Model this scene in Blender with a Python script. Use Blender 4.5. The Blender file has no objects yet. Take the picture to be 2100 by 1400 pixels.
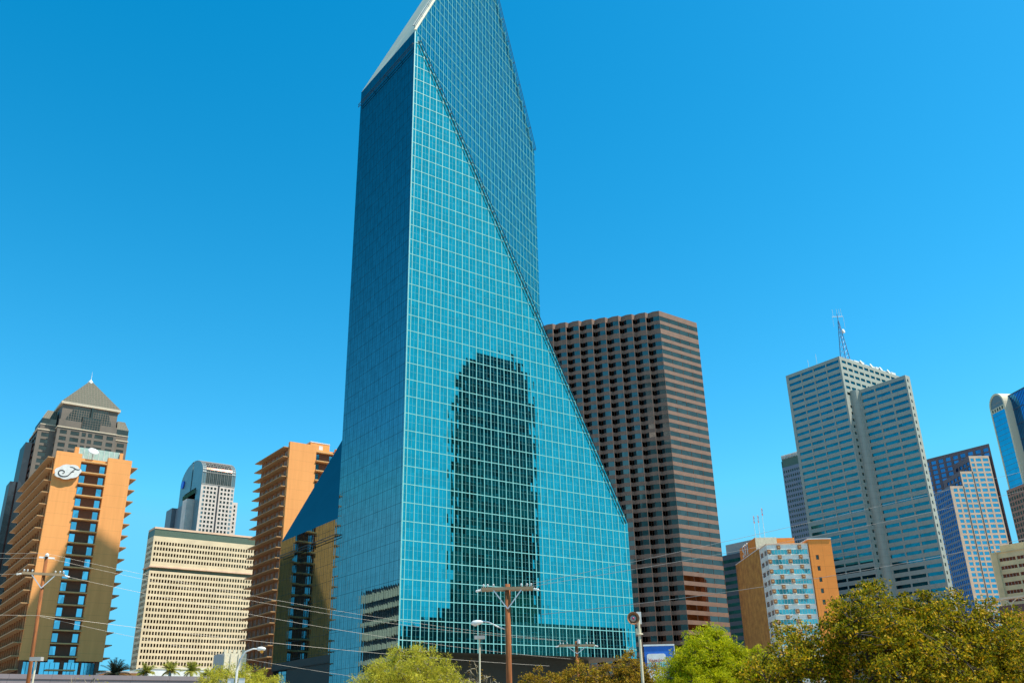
import bpy, math, random
import numpy as np
from mathutils import Vector
random.seed(7)
rng = np.random.default_rng(11)
SC = bpy.context.scene
COL = SC.collection
R = math.radians
EYE = np.array([0.0, 0.0, 2.0])

# ------------------------------------------------------------------ materials
def mat(name, rgb, rough=0.7, metal=0.0, rgb2=None, nscale=1.5, spec=0.5, bump=0.0, stretch=(1, 1, 1), amount=1.0):
    m = bpy.data.materials.new(name); m.use_nodes = True
    nt = m.node_tree; p = nt.nodes['Principled BSDF']
    p.inputs['Base Color'].default_value = (*rgb, 1)
    p.inputs['Roughness'].default_value = rough
    p.inputs['Metallic'].default_value = metal
    p.inputs['Specular IOR Level'].default_value = spec
    if rgb2 is None: rgb2 = tuple(c * 0.82 for c in rgb)
    tc = nt.nodes.new('ShaderNodeTexCoord'); mp = nt.nodes.new('ShaderNodeMapping')
    mp.inputs['Scale'].default_value = stretch
    nt.links.new(tc.outputs['Object'], mp.inputs['Vector'])
    n = nt.nodes.new('ShaderNodeTexNoise'); n.inputs['Scale'].default_value = nscale
    n.inputs['Detail'].default_value = 5; n.inputs['Roughness'].default_value = 0.6
    nt.links.new(mp.outputs[0], n.inputs['Vector'])
    cr = nt.nodes.new('ShaderNodeValToRGB')
    cr.color_ramp.elements[0].position = 0.35; cr.color_ramp.elements[1].position = 0.65
    cr.color_ramp.elements[0].color = (*rgb2, 1); cr.color_ramp.elements[1].color = (*rgb, 1)
    nt.links.new(n.outputs['Fac'], cr.inputs[0]); nt.links.new(cr.outputs[0], p.inputs['Base Color'])
    if bump:
        b = nt.nodes.new('ShaderNodeBump'); b.inputs['Strength'].default_value = bump
        nt.links.new(n.outputs['Fac'], b.inputs['Height']); nt.links.new(b.outputs[0], p.inputs['Normal'])
    return m

def jointed(name, rgb, rgb2, px, pz, line, rough=0.8, nscale=0.35, stretch=(1, 1, 1)):
    """cladding with panel joints every px across (x and y) and pz up"""
    m = mat(name, rgb, rough, rgb2=rgb2, nscale=nscale, stretch=stretch)
    nt = m.node_tree; p = nt.nodes['Principled BSDF']
    src = p.inputs['Base Color'].links[0].from_socket
    tc = nt.nodes.new('ShaderNodeTexCoord'); sx = nt.nodes.new('ShaderNodeSeparateXYZ')
    nt.links.new(tc.outputs['Object'], sx.inputs[0])
    def M(op, a, b=None):
        q = nt.nodes.new('ShaderNodeMath'); q.operation = op
        for i, v in enumerate((a, b)):
            if v is None: continue
            if isinstance(v, (int, float)): q.inputs[i].default_value = v
            else: nt.links.new(v, q.inputs[i])
        return q.outputs[0]
    def lines(sock, pitch): return M('LESS_THAN', M('FRACT', M('DIVIDE', sock, pitch)), line / pitch)
    l = lines(sx.outputs[2], pz)
    if px: l = M('MAXIMUM', l, lines(M('ADD', sx.outputs[0], sx.outputs[1]), px))
    mx = nt.nodes.new('ShaderNodeMixRGB'); mx.inputs[2].default_value = (*[c * 0.5 for c in rgb], 1)
    nt.links.new(M('MULTIPLY', l, 0.7), mx.inputs[0]); nt.links.new(src, mx.inputs[1]); nt.links.new(mx.outputs[0], p.inputs['Base Color'])
    return m

def glass(name, tint, rough=0.03, vary=0.25, pu=None, pz=None, axis=(1, 0), amp=0.006, tilt=0.006, metal=1.0):
    """mirror glazing; with a pitch each pane bulges and tilts slightly, as float glass does"""
    m = bpy.data.materials.new(name); m.use_nodes = True
    nt = m.node_tree; p = nt.nodes['Principled BSDF']
    p.inputs['Metallic'].default_value = metal; p.inputs['Roughness'].default_value = rough
    p.inputs['Specular Tint'].default_value = (*[min(1, c * 0.5 + 0.12) for c in tint], 1)
    tc = nt.nodes.new('ShaderNodeTexCoord')
    def M(op, a, b=None):
        q = nt.nodes.new('ShaderNodeMath'); q.operation = op
        for i, v in enumerate((a, b)):
            if v is None: continue
            if isinstance(v, (int, float)): q.inputs[i].default_value = v
            else: nt.links.new(v, q.inputs[i])
        return q.outputs[0]
    if pu:
        sx = nt.nodes.new('ShaderNodeSeparateXYZ'); nt.links.new(tc.outputs['Object'], sx.inputs[0])
        u = M('ADD', M('MULTIPLY', sx.outputs[0], axis[0]), M('MULTIPLY', sx.outputs[1], axis[1]))
        cu = M('DIVIDE', u, pu); cz = M('DIVIDE', sx.outputs[2], pz)
        fu = M('FLOOR', cu); fz = M('FLOOR', cz)
        tu = M('SUBTRACT', M('SUBTRACT', cu, fu), 0.5); tz = M('SUBTRACT', M('SUBTRACT', cz, fz), 0.5)
        cx = nt.nodes.new('ShaderNodeCombineXYZ'); nt.links.new(fu, cx.inputs[0]); nt.links.new(fz, cx.inputs[1])
        wn = nt.nodes.new('ShaderNodeTexWhiteNoise'); wn.noise_dimensions = '3D'; nt.links.new(cx.outputs[0], wn.inputs['Vector'])
        sc = nt.nodes.new('ShaderNodeSeparateColor'); nt.links.new(wn.outputs['Color'], sc.inputs[0])
        h = M('ADD', M('MULTIPLY', M('MULTIPLY', tu, tu), M('MULTIPLY', M('ADD', sc.outputs[2], 0.3), amp * pu)),
              M('MULTIPLY', M('MULTIPLY', tz, tz), amp * pz * 0.8))
        h = M('ADD', h, M('MULTIPLY', M('MULTIPLY', tu, pu), M('MULTIPLY', M('SUBTRACT', sc.outputs[0], 0.5), tilt)))
        h = M('ADD', h, M('MULTIPLY', M('MULTIPLY', tz, pz), M('MULTIPLY', M('SUBTRACT', sc.outputs[1], 0.5), tilt)))
        b = nt.nodes.new('ShaderNodeBump'); b.inputs['Strength'].default_value = 1; b.inputs['Distance'].default_value = 1
        nt.links.new(h, b.inputs['Height']); nt.links.new(b.outputs[0], p.inputs['Normal'])
        fac = wn.outputs['Value']
    else:
        v = nt.nodes.new('ShaderNodeTexVoronoi'); v.inputs['Scale'].default_value = 0.28
        nt.links.new(tc.outputs['Object'], v.inputs['Vector'])
        s2 = nt.nodes.new('ShaderNodeSeparateColor'); nt.links.new(v.outputs['Color'], s2.inputs[0]); fac = s2.outputs[0]
    mx = nt.nodes.new('ShaderNodeMixRGB')
    mx.inputs[1].default_value = (*tint, 1); mx.inputs[2].default_value = (*[c * (1 - vary) for c in tint], 1)
    nt.links.new(fac, mx.inputs[0]); nt.links.new(mx.outputs[0], p.inputs['Base Color'])
    return m

def leafmat(name, cols, trans=0.35):
    m = bpy.data.materials.new(name); m.use_nodes = True
    nt = m.node_tree; nt.nodes.clear()
    g = nt.nodes.new('ShaderNodeNewGeometry'); cr = nt.nodes.new('ShaderNodeValToRGB')
    cr.color_ramp.interpolation = 'LINEAR'
    els = cr.color_ramp.elements
    while len(els) < len(cols): els.new(0.5)
    for i, c in enumerate(cols): els[i].position = i / (len(cols) - 1); els[i].color = (*c, 1)
    nt.links.new(g.outputs['Random Per Island'], cr.inputs[0])
    d = nt.nodes.new('ShaderNodeBsdfPrincipled'); d.inputs['Roughness'].default_value = 0.6; d.inputs['Specular IOR Level'].default_value = 0.12
    t = nt.nodes.new('ShaderNodeBsdfTranslucent'); mx = nt.nodes.new('ShaderNodeMixShader'); mx.inputs[0].default_value = trans
    o = nt.nodes.new('ShaderNodeOutputMaterial')
    nt.links.new(cr.outputs[0], d.inputs['Base Color']); nt.links.new(cr.outputs[0], t.inputs['Color'])
    nt.links.new(d.outputs[0], mx.inputs[1]); nt.links.new(t.outputs[0], mx.inputs[2]); nt.links.new(mx.outputs[0], o.inputs[0])
    return m

# ------------------------------------------------------------------ mesh building
class MB:
    def __init__(s): s.v = []; s.f = []; s.m = []
    def face(s, pts, m=0):
        n = len(s.v); s.v += [tuple(map(float, p)) for p in pts]; s.f.append(tuple(range(n, n + len(pts)))); s.m.append(m)
    def box(s, x0, x1, y0, y1, z0, z1, m=0):
        n = len(s.v)
        s.v += [(x0, y0, z0), (x1, y0, z0), (x1, y1, z0), (x0, y1, z0), (x0, y0, z1), (x1, y0, z1), (x1, y1, z1), (x0, y1, z1)]
        for f in ((0, 3, 2, 1), (4, 5, 6, 7), (0, 1, 5, 4), (1, 2, 6, 5), (2, 3, 7, 6), (3, 0, 4, 7)):
            s.f.append(tuple(n + i for i in f)); s.m.append(m)
    def prism(s, poly, z0, z1, m=0, mtop=None):
        n = len(s.v); k = len(poly)
        s.v += [(p[0], p[1], z0) for p in poly] + [(p[0], p[1], z1) for p in poly]
        s.f.append(tuple(n + k + i for i in range(k))); s.m.append(m if mtop is None else mtop)
        s.f.append(tuple(n + i for i in reversed(range(k)))); s.m.append(m)
        for i in range(k):
            j = (i + 1) % k
            s.f.append((n + i, n + j, n + k + j, n + k + i)); s.m.append(m)
    def bar(s, a, b, w, d, up, m=0):
        """box bar from a to b; w is its width across, d its thickness along the vector up"""
        a = np.array(a, float); b = np.array(b, float); t = b - a; t /= np.linalg.norm(t)
        u = np.array(up, float); u -= t * (u @ t); u /= np.linalg.norm(u); r = np.cross(t, u)
        n = len(s.v)
        for c in (a, b):
            for (i, j) in ((-1, 0), (1, 0), (1, 1), (-1, 1)): s.v.append(tuple(c + r * i * w / 2 + u * j * d))
        for f in ((0, 1, 2, 3), (7, 6, 5, 4), (0, 4, 5, 1), (1, 5, 6, 2), (2, 6, 7, 3), (3, 7, 4, 0)):
            s.f.append(tuple(n + i for i in f)); s.m.append(m)
    def tube(s, pts, rad, n=8, m=0, cap=True):
        pts = [np.array(p, float) for p in pts]
        if not hasattr(rad, '__len__'): rad = [rad] * len(pts)
        base = len(s.v)
        for i, p in enumerate(pts):
            t = pts[min(i + 1, len(pts) - 1)] - pts[max(i - 1, 0)]; t /= max(np.linalg.norm(t), 1e-9)
            u = np.cross(t, (0, 0, 1)) if abs(t[2]) < 0.95 else np.cross(t, (1, 0, 0)); u /= np.linalg.norm(u); w = np.cross(t, u)
            for k in range(n):
                a = 2 * math.pi * k / n
                s.v.append(tuple(p + (u * math.cos(a) + w * math.sin(a)) * rad[i]))
        for i in range(len(pts) - 1):
            for k in range(n):
                a = base + i * n + k; b = base + i * n + (k + 1) % n
                s.f.append((a, b, b + n, a + n)); s.m.append(m)
        if cap:
            s.f.append(tuple(base + k for k in reversed(range(n)))); s.m.append(m)
            s.f.append(tuple(base + (len(pts) - 1) * n + k for k in range(n))); s.m.append(m)
    def lathe(s, c, axis, prof, n=16, m=0):
        """prof: list of (distance along axis, radius)"""
        axis = np.array(axis, float); axis /= np.linalg.norm(axis)
        u = np.cross(axis, (0, 0, 1)) if abs(axis[2]) < 0.95 else np.array([1., 0, 0]); u /= np.linalg.norm(u); w = np.cross(axis, u)
        base = len(s.v); c = np.array(c, float)
        for (d, r) in prof:
            for k in range(n):
                a = 2 * math.pi * k / n; s.v.append(tuple(c + axis * d + (u * math.cos(a) + w * math.sin(a)) * max(r, 1e-4)))
        for i in range(len(prof) - 1):
            for k in range(n):
                a = base + i * n + k; b = base + i * n + (k + 1) % n
                s.f.append((a, b, b + n, a + n)); s.m.append(m)
    def build(s, name, mats, parent=None, smooth=False, loc=None):
        me = bpy.data.meshes.new(name); me.from_pydata(s.v, [], s.f)
        if not isinstance(mats, (list, tuple)): mats = [mats]
        for m in mats: me.materials.append(m)
        me.polygons.foreach_set('material_index', s.m)
        if smooth: me.polygons.foreach_set('use_smooth', [True] * len(s.f))
        me.update()
        o = bpy.data.objects.new(name, me); COL.objects.link(o)
        if parent: o.parent = parent
        if loc is not None: o.location = loc
        return o

def tag(o, label=None, cat=None, group=None, kind=None):
    if label: o['label'] = label
    if cat: o['category'] = cat
    if group: o['group'] = group
    if kind: o['kind'] = kind
    return o
def thing(name, label, cat, loc=(0, 0, 0), rz=0.0, group=None):
    o = bpy.data.objects.new(name, None); COL.objects.link(o)
    o.location = loc; o.rotation_euler = (0, 0, R(rz)); o.empty_display_size = 1
    return tag(o, label, cat, group)

def facade(wall, wins, P, d, n, z0, z1, cols, rows, depth=0.3, width=None, m=0, mr=None, wkind=0):
    """one wall plane with real openings. P start (x,y); d direction along it; n outward normal;
    cols and rows are lists of (from, to) openings; reveals are modelled, panes are collected in wins"""
    P = np.array(P, float); d = np.array(d, float); n = np.array(n, float)
    mr = m if mr is None else mr
    def q(u, z, dep=0): p = P + d * u - n * dep; return (p[0], p[1], z)
    zc = z0
    flip = (d[0] * n[1] - d[1] * n[0]) > 0
    def face(pts, mm): wall.face(pts[::-1] if flip else pts, mm)
    for (a, b) in sorted(rows):
        if a > zc + 1e-6: face([q(0, zc), q(width, zc), q(width, a), q(0, a)], m)
        uc = 0.0
        for (ua, ub) in sorted(cols):
            if ua > uc + 1e-6: face([q(uc, a), q(ua, a), q(ua, b), q(uc, b)], m)
            for e in ([q(ua, a), q(ub, a), q(ub, a, depth), q(ua, a, depth)], [q(ua, b, depth), q(ub, b, depth), q(ub, b), q(ua, b)],
                      [q(ua, a), q(ua, a, depth), q(ua, b, depth), q(ua, b)], [q(ub, a, depth), q(ub, a), q(ub, b), q(ub, b, depth)]): face(e[::-1], mr)
            w = [q(ua, a, depth), q(ub, a, depth), q(ub, b, depth), q(ua, b, depth)]
            wins.append((w[::-1] if flip else w, wkind)); uc = ub
        if uc < width - 1e-6: face([q(uc, a), q(width, a), q(width, b), q(uc, b)], m)
        zc = b
    if z1 > zc + 1e-6: face([q(0, zc), q(width, zc), q(width, z1), q(0, z1)], m)

def windows(root, wins, mats, name='window', limit=100, zmin=0, frame=None):
    """largest ones as parts of their own, the rest as one part"""
    th = root.rotation_euler[2]; c, s = math.cos(th), math.sin(th); L = root.location
    def score(w):
        p = np.array(w[0]); m = p.mean(0); g = np.array([c * m[0] - s * m[1] + L[0], s * m[0] + c * m[1] + L[1], m[2] + L[2]])
        nn = np.cross(p[1] - p[0], p[2] - p[0]); nn = np.array([c * nn[0] - s * nn[1], s * nn[0] + c * nn[1], nn[2]])
        v = EYE - g; dd = np.linalg.norm(v)
        sc = abs(nn @ v) / dd ** 3
        return sc if g[2] >= zmin else -1
    wins = sorted(wins, key=score, reverse=True)
    def add(mb, w):
        mb.face(w[0], w[1])
        if frame:
            p = [np.array(a) for a in w[0]]; nn = np.cross(p[1] - p[0], p[2] - p[0]); nn /= np.linalg.norm(nn)
            for t in frame:
                a = p[0] * (1 - t) + p[1] * t; b = p[3] * (1 - t) + p[2] * t
                mb.bar(a + nn * 0.004, b + nn * 0.004, 0.09, 0.06, nn, len(mats) - 1)
    for w in wins[:limit]:
        mb = MB(); add(mb, w); mb.build(name, mats, root)
    if len(wins) > limit:
        mb = MB()
        for w in wins[limit:]: add(mb, w)
        tag(mb.build(name, mats, root), kind='stuff')

def span(n, width, gap0, w, gap=None):
    """n openings of width w spread over width with end margin gap0"""
    if n == 1: return [((width - w) / 2, (width + w) / 2)]
    p = (width - 2 * gap0 - w) / (n - 1)
    return [(gap0 + i * p, gap0 + i * p + w) for i in range(n)]
def floors(z_top, n, pitch, h): return [(z_top - h - i * pitch, z_top - i * pitch) for i in range(n)]

# ------------------------------------------------------------------ palette
M = {}
M['ground_bounce'] = mat('concrete warmed for bounce', (0.46, 0.35, 0.26), 0.9, rgb2=(0.30, 0.24, 0.19), nscale=0.06)  # unseen ground, coloured warm and bright to bounce fill onto shaded walls
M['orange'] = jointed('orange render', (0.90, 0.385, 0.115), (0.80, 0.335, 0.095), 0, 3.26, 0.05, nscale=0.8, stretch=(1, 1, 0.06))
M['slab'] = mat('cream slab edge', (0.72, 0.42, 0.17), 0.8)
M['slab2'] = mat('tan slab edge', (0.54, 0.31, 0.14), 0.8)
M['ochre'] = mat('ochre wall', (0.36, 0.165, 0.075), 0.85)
M['brownpanel'] = mat('brown panel', (0.16, 0.075, 0.045), 0.85)
M['hglass'] = glass('hotel glass', (0.45, 0.75, 0.85), 0.06, 0.4)
M['granglass_shade'] = glass('smoky glass in shade', (0.06, 0.03, 0.025), 0.08, 0.4)  # near-black copy of the smoky glass, shade put into its tint
M['paleblue'] = mat('curtained window', (0.62, 0.72, 0.80), 0.15, rgb2=(0.20, 0.25, 0.30), nscale=0.6, spec=0.8)  # pale blue window colour, mottled by noise
M['darkglass'] = glass('dark glass', (0.20, 0.11, 0.08), 0.06, 0.4)
M['bluewin'] = glass('blue window glass', (0.30, 0.26, 0.21), 0.05, 0.25)
M['white'] = mat('white paint', (0.78, 0.78, 0.75), 0.6)
M['steel'] = mat('galvanised steel', (0.6, 0.62, 0.64), 0.45, 0.5)
M['black'] = mat('black', (0.02, 0.02, 0.025), 0.5)
M['mullion'] = mat('pale aluminium mullion', (0.22, 0.56, 0.55), 0.5, 0.0)
M['mulldark'] = mat('mullion darkened for shade', (0.003, 0.035, 0.05), 0.6, 0.0, spec=0.2)  # darkened copy of the mullion for bars on the unlit left side
M['rail'] = mat('dark steel rail', (0.03, 0.05, 0.06), 0.5, 0.4)
M['roofcream'] = mat('cream roof cladding', (0.80, 0.72, 0.52), 0.7, nscale=0.2)
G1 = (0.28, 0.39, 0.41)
G2 = (0.05, 0.56, 0.57)  # same glass, own tint per face to set its reflected sky colour
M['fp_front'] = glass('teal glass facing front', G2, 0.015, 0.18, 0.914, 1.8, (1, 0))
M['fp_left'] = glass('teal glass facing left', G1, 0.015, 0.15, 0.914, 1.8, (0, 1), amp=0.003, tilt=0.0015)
M['fp_up'] = glass('teal glass of shaft', G2, 0.02, 0.16, 0.914, 1.8, (0.894, 0.447), amp=0.004, tilt=0.004)
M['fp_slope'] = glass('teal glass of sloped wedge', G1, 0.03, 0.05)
M['soffit'] = mat('dark soffit', (0.022, 0.03, 0.026), 0.6)
M['granite'] = jointed('brown granite', (0.235, 0.14, 0.10), (0.19, 0.112, 0.08), 0, 3.9, 0.05)
M['granglass'] = glass('smoky glass', (0.36, 0.20, 0.16), 0.05, 0.3)
M['concrete'] = jointed('grey concrete panels', (0.35, 0.37, 0.32), (0.32, 0.34, 0.295), 9.2, 3.98, 0.12)
M['teal_dark'] = mat('dark teal metal', (0.10, 0.145, 0.10), 0.5)
M['beige'] = mat('beige precast', (0.78, 0.62, 0.40), 0.8, nscale=0.1)
M['beigewin'] = glass('dark slot window', (0.14, 0.06, 0.03), 0.1, 0.5)
M['pinkstone'] = mat('tan pink stone', (0.84, 0.56, 0.38), 0.7, nscale=0.2)
M['palestone'] = mat('pale pink stone', (0.72, 0.60, 0.52), 0.7, nscale=0.2)
M['tccstone'] = mat('brown stone', (0.175, 0.14, 0.11), 0.7, nscale=0.2)
M['tccglass'] = glass('slate glass', (0.42, 0.16, 0.11), 0.06, 0.3)
M['roofline'] = mat('brown roof rib', (0.26, 0.20, 0.15), 0.7)
M['greyteal'] = mat('grey teal cladding', (0.13, 0.22, 0.25), 0.35, nscale=0.1)
M['vrib'] = mat('grey vault rib', (0.30, 0.29, 0.27), 0.7)
M['tccdark'] = glass('dark slate glass', (0.45, 0.15, 0.12), 0.1, 0.3)
M['tccroof'] = mat('bronze green roof glazing', (0.085, 0.085, 0.05), 0.6)
M['cream_line'] = mat('cream stone band', (0.66, 0.55, 0.40), 0.7)
M['limestone'] = mat('cream limestone', (0.74, 0.66, 0.48), 0.8)
M['greyshade'] = mat('grey stone', (0.45, 0.43, 0.40), 0.8)
M['pole'] = mat('brown timber pole', (0.36, 0.115, 0.025), 0.85, rgb2=(0.17, 0.05, 0.012), nscale=3.0, stretch=(6, 6, 0.5), bump=0.4)
M['arm'] = mat('weathered timber arm', (0.30, 0.22, 0.13), 0.85, nscale=4)
M['insul'] = mat('white insulator', (0.75, 0.75, 0.72), 0.3)
M['wiredark'] = mat('dark wire', (0.12, 0.13, 0.14), 0.6)
M['wire'] = mat('aluminium wire', (0.42, 0.38, 0.33), 0.5, 0.3)
M['bark'] = mat('dark bark', (0.05, 0.035, 0.022), 0.9, nscale=8, bump=0.4)
M['barkpale'] = mat('pale twig bark', (0.34, 0.28, 0.19), 0.9, nscale=8)

# ------------------------------------------------------------------ ground
g = MB(); g.face([(-3000, -3000, 0), (3000, -3000, 0), (3000, 3000, 0), (-3000, 3000, 0)])
tag(g.build('ground', M['ground_bounce']), kind='structure')

# ------------------------------------------------------------------ glass tower
X0, Y0, W, L = 84.4, 150.96, 58.5, 28.05
hA, hB, hR, HT, ZB = 44.6, 157.6, 163.2, 222.0, 15.5
FP = thing('glass_skyscraper', 'tall faceted teal glass skyscraper with slanting cut sides and pale grid lines', 'skyscraper', (X0, Y0, 0))
H2 = W / 2
def grid_on(mb, O, du, n, uw, zlo, ztop_fn, uend_fn, umaj, zmaj, zstart, wmaj, wmin, m=0, u0=0.8, dep=0.07):
    """mullion bars standing proud of the glass; du unit direction in plan, n outward normal"""
    O = np.array(O, float); du = np.array([*du, 0.0]); n3 = np.array([*n, 0.0])
    u = u0; k = 0
    while u < uw - 0.05:
        lo, hi = ztop_fn(u)
        if hi - lo > 0.4: mb.bar(O + du * u + n3 * 0.003 + (0, 0, lo), O + du * u + n3 * 0.003 + (0, 0, hi), wmaj if k % 2 == 0 else wmin, dep if k % 2 == 0 else dep * 0.12, n3, m)
        u += umaj / 2; k += 1
    z = zstart; k = 0
    while z < 230:
        r = uend_fn(z)
        if r and r[1] - r[0] > 0.4 and z > zlo: mb.bar(O + du * r[0] + n3 * 0.004 + (0, 0, z), O + du * r[1] + n3 * 0.004 + (0, 0, z), wmaj if k % 2 == 0 else wmin * 0.8, dep * 0.98 if k % 2 == 0 else dep * 0.1, n3, m)
        z += zmaj / 2; k += 1
# front wall
mb = MB(); mb.face([(0, 0, ZB), (W, 0, ZB), (W, 0, hA), (0, 0, hB)], 0)
grid_on(mb, (0, 0, 0), (1, 0), (0, -1), W, ZB, lambda u: (ZB, hB + (hA - hB) * u / W), lambda z: (0.0, W if z < hA else W * (hB - z) / (hB - hA)) if z < hB else None, 1.828, 3.6, 17.32, 0.15, 0.03, 1)
mb.bar((0, -0.003, ZB), (0, -0.003, hB), 0.25, 0.12, (0, -1, 0), 1)
mb.build('front_curtain_wall', [M['fp_front'], M['mullion']], FP)
# left wall (one plane, cut by the back slope)
mb = MB(); mb.face([(0, W, 16.9), (0, L, 16.9), (0, L, 0), (0, 0, 0), (0, 0, hB), (0, L, hB), (0, L, hA), (0, W, hA)], 0)
def lz(v): return (0 if v < L else 16.9, hB if v < L else hA)
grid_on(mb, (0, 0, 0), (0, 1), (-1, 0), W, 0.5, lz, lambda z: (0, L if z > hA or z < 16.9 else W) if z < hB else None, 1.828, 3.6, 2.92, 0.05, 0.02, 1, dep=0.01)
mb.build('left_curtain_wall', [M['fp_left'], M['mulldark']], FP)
# shaft face turned 1:2
s5 = math.sqrt(5); dU = (2 / s5, 1 / s5); nU = (1 / s5, -2 / s5); SL = W / dU[0]
def up_top(u):
    x = u * dU[0]; return hB + (HT - hB) * x / H2 if x < H2 else HT + (hR - HT) * (x - H2) / H2
def up_bot(u): return hB + (hA - hB) * u * dU[0] / W
def up_end(z):
    a = (hB - z) / (hB - hA) * SL if z < hB else (z - hB) / (HT - hB) * SL / 2
    b = SL if z < hR else SL / 2 + (HT - z) / (HT - hR) * SL / 2
    return (a, b) if b > a else None
mb = MB(); mb.face([(0, 0, hB), (W, H2, hA), (W, H2, hR), (H2, H2 / 2, HT)], 0)
grid_on(mb, (0, 0, 0), dU, nU, SL, hA, lambda u: (up_bot(u), up_top(u)), up_end, 2.04, 3.6, 46.12, 0.12, 0.03, 1)
mb.build('shaft_curtain_wall', [M['fp_up'], M['mullion']], FP)
# hidden and far sides
mb = MB()
mb.face([(0, 0, hB), (W, 0, hA), (W, H2, hA)]); mb.face([(0, L, hA), (0, W, hA), (W, W, hB)][::-1])
mb.build('sloped_wedge', [M['fp_slope']], FP)
mb = MB()
mb.face([(W, 0, ZB), (W, W, ZB), (W, W, hR), (W, H2, hR), (W, H2, hA), (W, 0, hA)])
mb.face([(0, L, hA), (0, L, hB), (H2, L + H2 / 2, HT), (W, W, hR), (W, W, hB)])
mb.face([(0, W, 16.9), (0, W, hA), (W, W, hB), (W, W, 16.9)])
mb.face([(W, H2, hR), (W, W, hR), (H2, L + H2 / 2, HT), (H2, H2 / 2, HT)])
mb.build('rear_curtain_wall', [M['fp_slope']], FP)
mb = MB()
mb.face([(0, 0, hB), (H2, H2 / 2, HT), (H2, L + H2 / 2, HT), (0, L, hB)]); mb.bar((-0.02, 0, hB), (H2, H2 / 2, HT), 0.5, 0.35, (-0.4, -0.9, 0.2))
mb.build('roof', [M['roofcream']], FP)
mb = MB()
mb.face([(0, 0, ZB), (W, 0, ZB), (W, W, ZB), (0, W, ZB)][::-1])
mb.box(0.3, W - 6, 9, W - 8, 0, ZB - 0.01)
mb.build('soffit', [M['soffit']], FP)
mb = MB(); a_, b_ = np.array([7.0, L, 0.0]), np.array([1.2, W - 0.3, 0.0]); d_ = (b_ - a_) / np.linalg.norm(b_ - a_); n_g = np.array([-d_[1], d_[0], 0.0])
if n_g[0] > 0: n_g = -n_g
mb.face([a_, b_, b_ + (0, 0, 15.2), a_ + (0, 0, 15.2)], 0)
for k in range(17): p_ = a_ + (b_ - a_) * k / 16; mb.bar(p_ + n_g * .003, p_ + n_g * .003 + (0, 0, 15.2), 0.10, 0.06, n_g, 1)
for z_ in (3.6, 7.2, 10.8, 14.4): mb.bar(a_ + n_g * .004 + (0, 0, z_), b_ + n_g * .004 + (0, 0, z_), 0.10, 0.06, n_g, 1)
mb.build('lobby_glazing', [M['fp_slope'], M['mulldark']], FP)
mb = MB(); mb.face([(0.02, L, 0), (7.0, L, 0), (7.0, L, 15.4), (0.02, L, 15.4)]); mb.face([(0.05, L, 15.3), (0.05, W, 15.3), (8, W, 15.3), (8, L, 15.3)]); mb.box(0.02, 0.3, L, W, 15.3, 16.9)
mb.face([(0.3, W - .01, 0), (20, W - .01, 0), (20, W - .01, 15.3), (0.3, W - .01, 15.3)])
mb.build('wedge_soffit', [M['soffit']], FP)
def ladder(a, b, out, sep, name='maintenance_rail', step=6.4):
    a = np.array(a, float); b = np.array(b, float); out = np.array(out, float); sep = np.array(sep, float)
    mb = MB(); n = int(np.linalg.norm(b - a) / step)
    mb.tube([a + out, b + out], 0.085, 6); mb.tube([a + out + sep, b + out + sep], 0.085, 6)
    for i in range(n + 1):
        p = a + (b - a) * i / n; mb.tube([p + out * 0.1, p + out, p + out + sep], 0.075, 5)
    mb.build(name, M['rail'], FP)
ladder((1.2, 0, hB - 3), (W - .5, 0, hA), (0.3, -0.35, 0.3), (-0.8, 0, -0.5))
ladder((H2, H2 / 2, HT - 1), (W - 0.2, H2, hR), (0.5, -0.5, 0.2), (-0.5, -0.2, -0.9))
ladder((0, 0, hB - 4.2), (0, L, hB - 4.2), (-0.6, 0, 0), (0, 0, -0.9))
ladder((0, L - 1, hA - 3.6), (0, W, hA - 3.6), (-0.7, 0, 0), (0, 0, -0.6))
ladder((0, 0, hB + .5), (H2, H2 / 2, HT), (-.4, -.5, .3), (-0.35, .35, 0.2))

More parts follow.
